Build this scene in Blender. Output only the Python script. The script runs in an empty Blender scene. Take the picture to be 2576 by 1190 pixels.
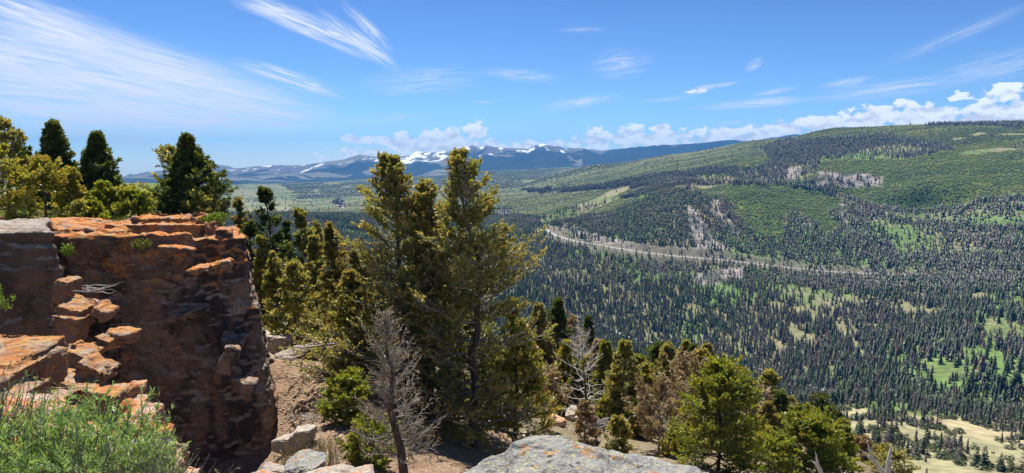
import bpy, math, random
import numpy as np
from mathutils import Vector

R = math.radians
SC = bpy.context.scene
COL = SC.collection
# ------------------------------------------------------------------ camera
PITCH = R(6.0)
FPX = 1288.0 / math.tan(R(37.5))          # focal length in sketch pixels (sketch 2576 x 1190)
cam_d = bpy.data.cameras.new('camera')
cam_d.sensor_fit = 'HORIZONTAL'
cam_d.angle = R(75.0)
cam_d.clip_start = 0.1
cam_d.clip_end = 60000
cam = bpy.data.objects.new('camera', cam_d)
COL.objects.link(cam)
cam.location = (0, 0, 0)
cam.rotation_euler = (R(90) - PITCH, 0, 0)
SC.camera = cam
# ------------------------------------------------------------------ exposure, sun, sky
SC.view_settings.view_transform = 'Standard'
SC.view_settings.look = 'None'
SC.view_settings.gamma = 1.0
SC.view_settings.exposure = 0.82
SUN_EL, SUN_AZ = R(61), R(-16)            # azimuth measured from +Y towards +X
sl = bpy.data.lights.new('sun', 'SUN')
sl.energy = 4.6
sl.angle = R(0.5)
sl.color = (1.0, 0.955, 0.88)
sun = bpy.data.objects.new('sun', sl)
COL.objects.link(sun)
sdir = Vector((math.sin(SUN_AZ) * math.cos(SUN_EL), math.cos(SUN_AZ) * math.cos(SUN_EL), math.sin(SUN_EL)))
sun.rotation_euler = sdir.to_track_quat('Z', 'Y').to_euler()
sun.location = (0, 0, 50)

CP, SP = math.cos(PITCH), math.sin(PITCH)
def pix_dir(x, y):
    a = (x - 1288.0) / FPX
    u = (595.0 - y) / FPX
    return np.array([a, CP + u * SP, -SP + u * CP])
def at(x, y, Y):
    d = pix_dir(x, y)
    return d * (Y / d[1])
def azel(x, y):
    d = pix_dir(x, y)
    return math.atan2(d[0], d[1]), math.atan2(d[2], math.hypot(d[0], d[1]))
def proj(P):
    X, Y, Z = P[..., 0], P[..., 1], P[..., 2]
    dep = Y * CP - Z * SP
    up = Y * SP + Z * CP
    dep = np.where(dep < 1e-3, 1e-3, dep)
    return 1288 + FPX * X / dep, 595 - FPX * up / dep

# ---- world: sky texture with cirrus and cumulus laid out by direction (azimuth, elevation)
W = bpy.data.worlds.new('World'); SC.world = W; W.use_nodes = True
nt = W.node_tree; nt.nodes.clear()
def N(t, **kw):
    n = nt.nodes.new(t)
    for k, v in kw.items(): setattr(n, k, v)
    return n
def LK(a, b): nt.links.new(a, b)
def M(op, a, b=None, c=None, clamp=False):
    n = N('ShaderNodeMath', operation=op, use_clamp=clamp)
    for i, v in enumerate((a, b, c)):
        if v is None: continue
        if isinstance(v, (int, float)): n.inputs[i].default_value = v
        else: LK(v, n.inputs[i])
    return n.outputs[0]
out = N('ShaderNodeOutputWorld'); bg = N('ShaderNodeBackground')
bg.inputs['Strength'].default_value = 0.10
LK(bg.outputs[0], out.inputs[0])
sky = N('ShaderNodeTexSky', sky_type='NISHITA')
sky.sun_disc = False
sky.sun_elevation = SUN_EL; sky.sun_rotation = SUN_AZ
sky.altitude = 2400; sky.air_density = 1.0; sky.dust_density = 0.35; sky.ozone_density = 2.2
hs0 = N('ShaderNodeVectorMath', operation='SCALE'); hs0.inputs['Scale'].default_value = 0.146; LK(sky.outputs[0], hs0.inputs[0])
hs1 = N('ShaderNodeGamma'); hs1.inputs['Gamma'].default_value = 1.45; LK(hs0.outputs[0], hs1.inputs['Color'])
hs = N('ShaderNodeVectorMath', operation='MULTIPLY'); hs.inputs[1].default_value = (4.3, 4.8, 5.2); LK(hs1.outputs[0], hs.inputs[0])
tc = N('ShaderNodeTexCoord'); sx = N('ShaderNodeSeparateXYZ'); LK(tc.outputs['Generated'], sx.inputs[0])
az = M('ARCTAN2', sx.outputs[0], sx.outputs[1])
el = M('ARCSINE', sx.outputs[2])
cb = N('ShaderNodeCombineXYZ'); LK(az, cb.inputs[0]); LK(el, cb.inputs[1])
AE = cb.outputs[0]
def blob(x, y, hw, hh, rot):
    """a soft ellipse in the sky: centre and half sizes in sketch pixels"""
    a, e = azel(x, y)
    a2, e2 = azel(x + 10, y)
    k = (a2 - a) / 10
    m = N('ShaderNodeMapping', vector_type='TEXTURE')
    m.inputs['Location'].default_value = (a, e, 0)
    m.inputs['Rotation'].default_value = (0, 0, R(rot))
    m.inputs['Scale'].default_value = (hw * k, hh / FPX, 1)
    LK(AE, m.inputs['Vector'])
    ln = N('ShaderNodeVectorMath', operation='LENGTH'); LK(m.outputs[0], ln.inputs[0])
    mr = N('ShaderNodeMapRange', interpolation_type='SMOOTHSTEP')
    mr.inputs['From Min'].default_value = 1; mr.inputs['From Max'].default_value = 0
    LK(ln.outputs['Value'], mr.inputs['Value'])
    return m.outputs[0], mr.outputs[0]
# (x, y, half width, half height, rotation, strength, streak frequency)
CIRRUS = [
 (120, 60, 420, 60, -16, 0.95, 5), (60, 150, 330, 70, -9, 0.80, 5), (300, 230, 700, 150, -10, 0.85, 8), (420, 170, 420, 60, -14, 0.7, 5),
 (560, 250, 420, 70, -9, 0.75, 5), (150, 270, 480, 100, -4, 0.8, 6), (450, 300, 420, 36, -3, 0.7, 4), (735, 200, 180, 26, -16, 1.0, 3), (160, 100, 190, 40, -12, 0.7, 4),
 (790, 72, 240, 34, -21, 1.25, 3), (905, 105, 150, 26, -34, 0.95, 3), (925, 68, 110, 20, -42, 0.75, 3), (690, 28, 130, 24, -8, 0.8, 3),
 (1060, 205, 190, 45, 4, 0.45, 5), (1310, 190, 130, 22, -5, 0.5, 4), (1560, 160, 110, 50, 5, 0.35, 4),
 (1460, 258, 140, 18, 9, 0.75, 3), (1760, 226, 60, 12, 12, 1.0, 2), (1898, 163, 34, 15, 33, 0.8, 2), (1820, 213, 50, 8, 8, 0.7, 2),
 (1900, 260, 190, 15, 3, 0.85, 3), (2230, 226, 240, 26, 5, 0.7, 4), (2130, 208, 90, 14, 8, 0.55, 3), (1950, 230, 80, 10, 8, 0.5, 3),
 (330, 355, 90, 15, -2, 0.95, 2), (180, 330, 150, 14, 0, 0.75, 3), (960, 300, 160, 16, 6, 0.35, 3), (2500, 170, 200, 40, 10, 0.4, 4),
 (1470, 75, 90, 12, 0, 0.25, 3), (2400, 90, 260, 20, 20, 0.3, 3), (700, 420, 900, 70, 2, 0.45, 2), (1680, 250, 90, 8, 4, 0.4, 3),
 (1220, 256, 50, 7, 4, 0.4, 2), (500, 335, 40, 6, 0, 0.4, 2), (1840, 308, 70, 7, 4, 0.4, 2)]
tot = None
for i, (x, y, hw, hh, ro, st, fr) in enumerate(CIRRUS):
    v, m = blob(x, y, hw, hh, ro)
    mp = N('ShaderNodeMapping'); mp.inputs['Scale'].default_value = (1.4 * max(1, hw / 260), fr * (1.5 if hw >= 300 else 1.0), 1)
    mp.inputs['Location'].default_value = (i * 3.7, i * 1.3, i * 0.77); LK(v, mp.inputs['Vector'])
    nz = N('ShaderNodeTexNoise'); nz.inputs['Scale'].default_value = 1.0; nz.inputs['Detail'].default_value = 10
    nz.inputs['Roughness'].default_value = 0.62; nz.inputs['Distortion'].default_value = 0.9
    LK(mp.outputs[0], nz.inputs['Vector'])
    q = N('ShaderNodeMapRange', interpolation_type='SMOOTHSTEP')
    q.inputs['From Min'].default_value = 0.33; q.inputs['From Max'].default_value = 0.82
    q.inputs['To Min'].default_value = 0.05 if hw < 300 else 0.15
    LK(nz.outputs[0], q.inputs['Value'])
    t = M('MULTIPLY', M('MULTIPLY', m, q.outputs[0]), st * 2.1)
    tot = t if tot is None else M('SUBTRACT', 1.0, M('MULTIPLY', M('SUBTRACT', 1.0, tot, clamp=True), M('SUBTRACT', 1.0, t, clamp=True)))
cir = M('MULTIPLY', tot, 0.93, clamp=True)
CUMULUS = [
 (1195, 330, 55, 34, 0), (1110, 352, 120, 40, 4), (1010, 358, 110, 28, 0), (905, 352, 60, 16, -4), (930, 395, 160, 30, 0), (1130, 372, 260, 30, 0),
 (1360, 372, 160, 26, 0), (1500, 352, 110, 26, 5), (1500, 328, 30, 14, 0), (1590, 328, 60, 18, 0), (1660, 322, 50, 16, 0),
 (1640, 352, 220, 34, 4), (1850, 345, 220, 34, 4), (1950, 328, 120, 26, 4), (2060, 315, 140, 30, 4), (2200, 298, 180, 36, 4), (2190, 276, 40, 18, 0),
 (2340, 292, 200, 34, 0), (2500, 285, 220, 40, 2), (2280, 264, 50, 18, 0), (2415, 244, 48, 15, 0), (2525, 236, 80, 26, 3), (1755, 229, 34, 8, 8),
 (1965, 303, 16, 8, 0), (2085, 297, 18, 8, 0), (2620, 300, 300, 60, 0)]
cm = None
for (x, y, hw, hh, ro) in CUMULUS:
    v, m = blob(x, y, hw * 1.12, hh * 1.2, ro)
    cm = m if cm is None else M('MAXIMUM', cm, m)
mp = N('ShaderNodeMapping'); mp.inputs['Scale'].default_value = (1, 1.7, 1); LK(AE, mp.inputs['Vector'])
n1 = N('ShaderNodeTexNoise'); n1.inputs['Scale'].default_value = 52; n1.inputs['Detail'].default_value = 9; n1.inputs['Roughness'].default_value = 0.6
LK(mp.outputs[0], n1.inputs['Vector'])
mp2 = N('ShaderNodeMapping'); mp2.inputs['Scale'].default_value = (1, 1.7, 1); mp2.inputs['Location'].default_value = (0.0015, -0.012, 0); LK(AE, mp2.inputs['Vector'])
n2 = N('ShaderNodeTexNoise'); n2.inputs['Scale'].default_value = 52; n2.inputs['Detail'].default_value = 9; n2.inputs['Roughness'].default_value = 0.6
LK(mp2.outputs[0], n2.inputs['Vector'])
f = M('ADD', cm, M('MULTIPLY', M('SUBTRACT', n1.outputs[0], 0.52), 3.0))
mr = N('ShaderNodeMapRange', interpolation_type='SMOOTHSTEP'); mr.inputs['From Min'].default_value = 0.24; mr.inputs['From Max'].default_value = 0.56
LK(f, mr.inputs['Value'])
g_ = N('ShaderNodeMapRange', interpolation_type='SMOOTHSTEP'); g_.inputs['From Min'].default_value = 0.02; g_.inputs['From Max'].default_value = 0.16; LK(cm, g_.inputs['Value'])
cum = M('MULTIPLY', M('MULTIPLY', mr.outputs[0], g_.outputs[0]), 0.86)
shade = M('ADD', 0.98, M('MULTIPLY', M('SUBTRACT', n1.outputs[0], n2.outputs[0]), 1.8))
shade = M('MINIMUM', M('MAXIMUM', shade, 0.76), 1.08)
CW = 6.2
mx1 = N('ShaderNodeMix', data_type='RGBA'); LK(cir, mx1.inputs['Factor']); LK(hs.outputs[0], mx1.inputs['A']); mx1.inputs['B'].default_value = (CW * 0.86, CW * 0.90, CW * 1.0, 1)
shade = M('MULTIPLY', shade, 1.15); wc = N('ShaderNodeCombineXYZ'); LK(M('MULTIPLY', shade, CW * 0.97), wc.inputs[0]); LK(M('MULTIPLY', shade, CW * 0.98), wc.inputs[1])
LK(M('MULTIPLY', shade, CW * 1.0), wc.inputs[2])
mx2 = N('ShaderNodeMix', data_type='RGBA'); LK(cum, mx2.inputs['Factor']); LK(mx1.outputs['Result'], mx2.inputs['A']); LK(wc.outputs[0], mx2.inputs['B'])
LK(mx2.outputs['Result'], bg.inputs['Color'])
W.cycles.sampling_method = 'MANUAL'; W.cycles.sample_map_resolution = 512

# ------------------------------------------------------------------ helpers
rng = np.random.default_rng(7)
random.seed(7)
def hash3(ix, iy, iz, seed):
    h = (ix.astype(np.int64) * 374761393 + iy.astype(np.int64) * 668265263 + iz.astype(np.int64) * 2147483647 + seed * 1274126177) & 0xFFFFFFFF
    h = ((h ^ (h >> 13)) * 1274126177) & 0xFFFFFFFF
    h = ((h ^ (h >> 16)) * 2246822519) & 0xFFFFFFFF
    return ((h ^ (h >> 15)) & 0xFFFFFF) / float(0xFFFFFF)
def vnoise(P, seed=0):
    P = np.asarray(P, dtype=np.float64)
    i = np.floor(P).astype(np.int64); f = P - i
    w = f * f * (3 - 2 * f)
    r = 0
    for dx in (0, 1):
        for dy in (0, 1):
            for dz in (0, 1):
                r = r + hash3(i[..., 0] + dx, i[..., 1] + dy, i[..., 2] + dz, seed) * \
                    (w[..., 0] if dx else 1 - w[..., 0]) * (w[..., 1] if dy else 1 - w[..., 1]) * (w[..., 2] if dz else 1 - w[..., 2])
    return r
def fbm(P, octv=5, seed=0, gain=0.5):
    P = np.asarray(P, dtype=np.float64)
    s = 0; a = 1; t = 0
    for o in range(octv):
        s = s + a * vnoise(P * (2.03 ** o) + 17.3 * o, seed + o); t += a; a *= gain
    return s / t
def v3(a, b, c=None):
    a, b = np.broadcast_arrays(a, b)
    return np.stack([a, b, np.zeros_like(a) if c is None else np.broadcast_to(c, a.shape)], -1)
def sstep(a, b, x):
    t = np.clip((x - a) / (b - a), 0, 1); return t * t * (3 - 2 * t)
def inpoly(x, y, poly):
    x = np.asarray(x, float); y = np.asarray(y, float)
    c = np.zeros(x.shape, bool); n = len(poly)
    for i in range(n):
        x1, y1 = poly[i]; x2, y2 = poly[(i + 1) % n]
        if y1 == y2: continue
        k = ((y1 > y) != (y2 > y)) & (x < (x2 - x1) * (y - y1) / (y2 - y1) + x1)
        c ^= k
    return c
def polydist(x, y, poly):
    """signed distance, positive inside"""
    x = np.asarray(x, float); y = np.asarray(y, float)
    d = np.full(x.shape, 1e9); n = len(poly)
    for i in range(n):
        x1, y1 = poly[i]; x2, y2 = poly[(i + 1) % n]
        dx, dy = x2 - x1, y2 - y1
        t = np.clip(((x - x1) * dx + (y - y1) * dy) / (dx * dx + dy * dy + 1e-12), 0, 1)
        d = np.minimum(d, np.hypot(x - x1 - t * dx, y - y1 - t * dy))
    return np.where(inpoly(x, y, poly), d, -d)
def mesh_np(name, V, F, mat=None, col=None, smooth=False, colname='tint'):
    """F: (n,k) int array (tris or quads) or list of such arrays"""
    V = np.asarray(V, np.float32)
    Fs = [np.asarray(a, np.int32) for a in (F if isinstance(F, list) else [F]) if len(a)]
    me = bpy.data.meshes.new(name)
    me.vertices.add(len(V)); me.vertices.foreach_set('co', V.ravel())
    li = np.concatenate([a.ravel() for a in Fs]); st = []; off = 0
    for a in Fs:
        st.append(off + np.arange(len(a)) * a.shape[1]); off += a.size
    st = np.concatenate(st)
    me.loops.add(len(li)); me.loops.foreach_set('vertex_index', li)
    me.polygons.add(len(st)); me.polygons.foreach_set('loop_start', st.astype(np.int32))
    me.update(calc_edges=True); me.validate()
    if smooth: me.polygons.foreach_set('use_smooth', np.ones(len(me.polygons), bool))
    if col is not None:
        c = np.ones((len(V), 4), np.float32); c[:, :3] = col
        at_ = me.color_attributes.new(colname, 'FLOAT_COLOR', 'POINT'); at_.data.foreach_set('color', c.ravel())
    if mat is not None:
        for m in (mat if isinstance(mat, (list, tuple)) else [mat]): me.materials.append(m)
    return me
def link(name, me, parent=None, loc=None):
    o = bpy.data.objects.new(name, me); COL.objects.link(o)
    if parent is not None: o.parent = parent
    if loc is not None: o.location = loc
    return o
def tag(o, label=None, cat=None, group=None, kind=None):
    if label: o['label'] = label
    if cat: o['category'] = cat
    if group: o['group'] = group
    if kind: o['kind'] = kind
    return o
def empty(name, loc=(0, 0, 0)):
    o = bpy.data.objects.new(name, None); COL.objects.link(o); o.location = loc; o.empty_display_size = 0.3
    return o
def grid_faces(nu, nv):
    i = np.arange(nu - 1)[:, None] * nv + np.arange(nv - 1)[None]
    return np.stack([i, i + nv, i + nv + 1, i + 1], -1).reshape(-1, 4)

# ------------------------------------------------------------------ materials
def mat_new(name):
    m = bpy.data.materials.new(name); m.use_nodes = True
    t = m.node_tree; t.nodes.clear(); return m, t
class NB:
    def __init__(s, t): s.t = t
    def n(s, ty, ins=None, **kw):
        n = s.t.nodes.new(ty)
        for k, v in kw.items(): setattr(n, k, v)
        for k, v in (ins or {}).items():
            if hasattr(v, 'links') or hasattr(v, 'is_linked'): s.t.links.new(v, n.inputs[k])
            else: n.inputs[k].default_value = v
        return n
    def math(s, op, a, b=0.0, clamp=False):
        return s.n('ShaderNodeMath', {0: a, 1: b}, operation=op, use_clamp=clamp).outputs[0]
    def ramp(s, f, a, b, lo=0.0, hi=1.0):
        return s.n('ShaderNodeMapRange', {'Value': f, 'From Min': a, 'From Max': b, 'To Min': lo, 'To Max': hi}, interpolation_type='SMOOTHSTEP').outputs[0]
    def mix(s, f, a, b, mode='MIX'):
        n = s.n('ShaderNodeMix', data_type='RGBA', blend_type=mode)
        for k, v in (('Factor', f), ('A', a), ('B', b)):
            if hasattr(v, 'is_linked'): s.t.links.new(v, n.inputs[k])
            elif k == 'Factor': n.inputs[k].default_value = v
            else: n.inputs[k].default_value = (v[0], v[1], v[2], 1)
        return n.outputs['Result']
    def noise(s, vec, scale, detail=6, rough=0.6, dist=0.0):
        return s.n('ShaderNodeTexNoise', {'Vector': vec, 'Scale': scale, 'Detail': detail, 'Roughness': rough, 'Distortion': dist}).outputs[0]
    def mapping(s, vec, scale=(1, 1, 1), rot=(0, 0, 0), loc=(0, 0, 0)):
        return s.n('ShaderNodeMapping', {'Vector': vec, 'Scale': scale, 'Rotation': rot, 'Location': loc}).outputs[0]
def foliage_mat(name, transl=0.35, rough=0.7):
    m, t = mat_new(name); b = NB(t)
    o = b.n('ShaderNodeOutputMaterial')
    a = b.n('ShaderNodeAttribute', attribute_name='tint')
    d = b.n('ShaderNodeBsdfDiffuse', {'Color': a.outputs['Color']})
    tr = b.n('ShaderNodeBsdfTranslucent', {'Color': b.mix(1.0, a.outputs['Color'], (1.25, 1.15, 0.55), 'MULTIPLY')})
    gl = b.n('ShaderNodeBsdfGlossy', {'Color': (1, 1, 1, 1), 'Roughness': 0.45})
    m1 = b.n('ShaderNodeMixShader', {0: transl, 1: d.outputs[0], 2: tr.outputs[0]})
    m2 = b.n('ShaderNodeMixShader', {0: 0.035, 1: m1.outputs[0], 2: gl.outputs[0]})
    t.links.new(m2.outputs[0], o.inputs[0]); return m
def attr_mat(name, rough=0.9, noise=0.0, scale=4.0):
    m, t = mat_new(name); b = NB(t)
    o = b.n('ShaderNodeOutputMaterial')
    a = b.n('ShaderNodeAttribute', attribute_name='tint')
    c = a.outputs['Color']
    if noise:
        tc = b.n('ShaderNodeTexCoord').outputs['Object']
        nz = b.ramp(b.noise(tc, scale), 0.3, 0.7, 1 - noise, 1 + noise)
        cc = b.n('ShaderNodeCombineXYZ', {0: nz, 1: nz, 2: nz}).outputs[0]
        c = b.mix(1.0, c, cc, 'MULTIPLY')
    p = b.n('ShaderNodeBsdfPrincipled', {'Base Color': c, 'Roughness': rough, 'Specular IOR Level': 0.15})
    t.links.new(p.outputs[0], o.inputs[0]); return m
M_needle = foliage_mat('needles', 0.5)
M_leaf = foliage_mat('leaves', 0.42)
M_forest = foliage_mat('distant_foliage', 0.25)
def bark_mat(name, c1, c2):
    m, t = mat_new(name); b = NB(t); o = b.n('ShaderNodeOutputMaterial')
    tc = b.n('ShaderNodeTexCoord').outputs['Object']
    v = b.mapping(tc, (9, 9, 2.2))
    nz = b.noise(v, 1.6, 8, 0.7)
    c = b.mix(b.ramp(nz, 0.35, 0.65), c1, c2)
    bp = b.n('ShaderNodeBump', {'Height': nz, 'Strength': 0.8, 'Distance': 0.05})
    p = b.n('ShaderNodeBsdfPrincipled', {'Base Color': c, 'Roughness': 0.9, 'Normal': bp.outputs[0], 'Specular IOR Level': 0.2})
    t.links.new(p.outputs[0], o.inputs[0]); return m
M_bark = bark_mat('bark', (0.055, 0.040, 0.032), (0.17, 0.135, 0.11))
M_greybark = bark_mat('weathered_bark', (0.16, 0.135, 0.115), (0.42, 0.38, 0.34))
M_snag = bark_mat('bleached_wood', (0.42, 0.39, 0.35), (0.72, 0.69, 0.64))
def rock_mat(name, base, dark, pale, orange=0.6, lichen=(0.62, 0.17, 0.045), up=(0.15, 0.6), scale=1.0, darkamt=0.5, pale_up=0.45, spots=0.0, varnish=None, rim=None, cracks=False):
    m, t = mat_new(name); b = NB(t); o = b.n('ShaderNodeOutputMaterial')
    tc = b.n('ShaderNodeTexCoord').outputs['Object']
    geo = b.n('ShaderNodeNewGeometry')
    nz_ = b.n('ShaderNodeSeparateXYZ', {0: geo.outputs['Normal']}).outputs[2]
    strat = b.mapping(tc, (0.55 * scale, 0.55 * scale, 3.2 * scale), (R(6), R(-7), 0))
    ns = b.noise(strat, 2.2, 9, 0.65, 0.6)
    nl = b.noise(tc, 0.55 * scale, 6, 0.6, 0.5)
    nf = b.noise(tc, 14 * scale, 8, 0.7)
    nm = b.noise(tc, 2.6 * scale, 8, 0.65, 0.8)
    nb = b.noise(b.mapping(tc, (1, 1, 1), loc=(31, 7, 3)), 1.3 * scale, 9, 0.68, 0.7)
    c = b.mix(b.ramp(ns, 0.34, 0.66), base, tuple(0.74 * x for x in base))
    c = b.mix(b.ramp(nf, 0.42, 0.75, 0, 0.55), c, tuple(min(1, 1.55 * x) for x in base))
    c = b.mix(b.math('MULTIPLY', b.ramp(nl, 0.46, 0.58), darkamt), c, dark)
    # grey pale crust on upward surfaces
    upf = b.ramp(b.math('ADD', nz_, b.math('MULTIPLY', b.math('SUBTRACT', nf, 0.5), 0.5)), up[0], up[1])
    c = b.mix(b.math('MULTIPLY', upf, b.ramp(nm, 0.35, 0.6, pale_up * 0.4, pale_up * 1.6)), c, pale)
    # orange lichen: prefers upward and broken surfaces
    lf = b.math('ADD', b.math('MULTIPLY', upf, 0.07 + 0.12 * orange), nb)
    if rim:
        oz = b.n('ShaderNodeSeparateXYZ', {0: tc}).outputs[2]
        lf = b.math('ADD', lf, b.ramp(oz, rim[0], rim[1], -0.035, 0.10))
    lf = b.ramp(b.math('ADD', lf, b.math('MULTIPLY', b.math('SUBTRACT', nf, 0.5), 0.85)), 0.74 - 0.20 * orange, 0.79 - 0.20 * orange)
    lc = b.mix(b.ramp(nm, 0.3, 0.7), lichen, (min(1, lichen[0] * 1.05), lichen[1] * 1.9, lichen[2] * 1.6))
    c = b.mix(b.math('MULTIPLY', lf, 0.92), c, lc)
    if varnish is not None:
        nv = b.noise(b.mapping(tc, (0.8, 0.8, 0.35), loc=(5, 9, 2)), varnish[1], 7, 0.62, 0.9)
        vf = b.math('MULTIPLY', b.ramp(nv, varnish[2], varnish[2] + 0.09), b.ramp(upf, 0, 0.8, 1, 0.0))
        c = b.mix(b.math('MULTIPLY', vf, 0.85), c, varnish[0])
        # pale grey-blue crustose flecks
        ff = b.math('MULTIPLY', b.ramp(nf, 0.60, 0.66), b.ramp(nb, 0.42, 0.56))
        c = b.mix(b.math('MULTIPLY', ff, 0.7), c, (0.30, 0.31, 0.31))
    if spots:
        c = b.mix(b.ramp(nb, .3, .7, 0, .25), c, (.3, .3, .31))
        vo = b.n('ShaderNodeTexVoronoi', {'Vector': tc, 'Scale': 34 * scale, 'Randomness': 1.0}, feature='F1')
        vo2 = b.n('ShaderNodeTexVoronoi', {'Vector': tc, 'Scale': 11 * scale, 'Randomness': 1.0}, feature='F1')
        wn = b.noise(tc, 60 * scale, 4, 0.7)
        msk = b.ramp(b.math('ADD', vo.outputs['Distance'], b.math('MULTIPLY', wn, 0.5)), 0.50, 0.58, 1, 0)
        big = b.ramp(b.noise(b.mapping(tc, (1, 1, 1), loc=(3, 1, 8)), 3.4 * scale, 5, 0.6), 0.38, 0.50)
        sp = b.math('MULTIPLY', b.math('MULTIPLY', msk, big), spots)
        c = b.mix(sp, c, (0.58, 0.60, 0.27))
        dm = b.math('MULTIPLY', b.ramp(b.math('ADD', vo2.outputs['Distance'], b.math('MULTIPLY', wn, 0.6)), 0.50, 0.56, 1, 0), b.ramp(nm, 0.5, 0.58))
        c = b.mix(b.math('MULTIPLY', dm, 0.85), c, (0.045, 0.045, 0.05))
        om = b.math('MULTIPLY', b.ramp(b.noise(b.mapping(tc, (1, 1, 1), loc=(9, 4, 8)), 5.5 * scale, 6, 0.65), 0.60, 0.66), b.ramp(wn, 0.4, 0.6))
        c = b.mix(om, c, (0.60, 0.25, 0.05))
    if cracks:
        cm_ = b.mapping(b.n('ShaderNodeVectorMath', {0: tc, 1: b.n('ShaderNodeVectorMath', {0: b.n('ShaderNodeTexNoise', {'Vector': tc, 'Scale': 0.9, 'Detail': 7, 'Roughness': 0.65}).outputs['Color'], 'Scale': 2.2}, operation='SCALE').outputs[0]}, operation='ADD').outputs[0], (0.55, 0.55, 0.75), (R(14), R(10), R(20)))
        ve = b.n('ShaderNodeTexVoronoi', {'Vector': cm_, 'Scale': 0.6}, feature='DISTANCE_TO_EDGE')
        ck = b.ramp(ve.outputs['Distance'], 0.002, 0.012, 1, 0); ck = b.math('MULTIPLY', ck, b.ramp(nm, .42, .56)); c = b.mix(b.math('MULTIPLY', ck, 0.7), c, (0.02, 0.015, 0.013)); ns = b.math('SUBTRACT', ns, b.math('MULTIPLY', ck, 0.6))
        tex = b.noise(b.mapping(tc, (1.6, 1.6, 7.0), (0, R(22), 0)), 3.0, 8, 0.7); c = b.mix(b.ramp(tex, .5, .68, 0, .6), c, (0.05, 0.035, 0.03))
    hgt = b.math('ADD', b.math('MULTIPLY', ns, 0.8), b.math('ADD', b.math('MULTIPLY', nf, 0.35), b.math('MULTIPLY', nm, 0.5)))
    bp = b.n('ShaderNodeBump', {'Height': hgt, 'Strength': 0.9, 'Distance': 0.16 / scale})
    p = b.n('ShaderNodeBsdfPrincipled', {'Base Color': c, 'Roughness': 0.92, 'Normal': bp.outputs[0], 'Specular IOR Level': 0.2})
    t.links.new(p.outputs[0], o.inputs[0]); return m
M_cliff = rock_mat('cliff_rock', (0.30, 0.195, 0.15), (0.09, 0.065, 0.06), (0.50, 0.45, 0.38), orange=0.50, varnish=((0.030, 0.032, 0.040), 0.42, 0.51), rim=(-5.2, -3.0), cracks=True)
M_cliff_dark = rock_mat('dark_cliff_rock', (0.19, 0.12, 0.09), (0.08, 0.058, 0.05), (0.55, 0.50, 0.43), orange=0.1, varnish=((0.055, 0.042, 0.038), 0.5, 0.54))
M_ledge = rock_mat('lichen_ledge_rock', (0.29, 0.155, 0.10), (0.09, 0.065, 0.055), (0.45, 0.34, 0.24), orange=0.66, lichen=(0.50, 0.16, 0.055), scale=1.7, darkamt=0.35, pale_up=0.6)
M_slab = rock_mat('orange_slab_rock', (0.50, 0.30, 0.22), (0.25, 0.17, 0.13), (0.62, 0.48, 0.38), orange=0.55, scale=2.5, darkamt=0.3)
M_pale = rock_mat('pale_boulder_rock', (0.40, 0.33, 0.26), (0.16, 0.14, 0.12), (0.58, 0.54, 0.46), orange=0.15, scale=1.5, darkamt=0.4)
M_boulder = rock_mat('grey_boulder_rock', (0.31, 0.295, 0.30), (0.19, 0.185, 0.195), (0.44, 0.43, 0.38), orange=0.14, scale=1.5, darkamt=0.5, pale_up=0.4, spots=0.95)

# ------------------------------------------------------------------ terrain: heights by azimuth and range
def zrow(a, y, r):
    u = (595.0 - y) / FPX; ca = np.cos(a)
    return r * ca * (u * CP - SP) / (CP + u * SP)
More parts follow.
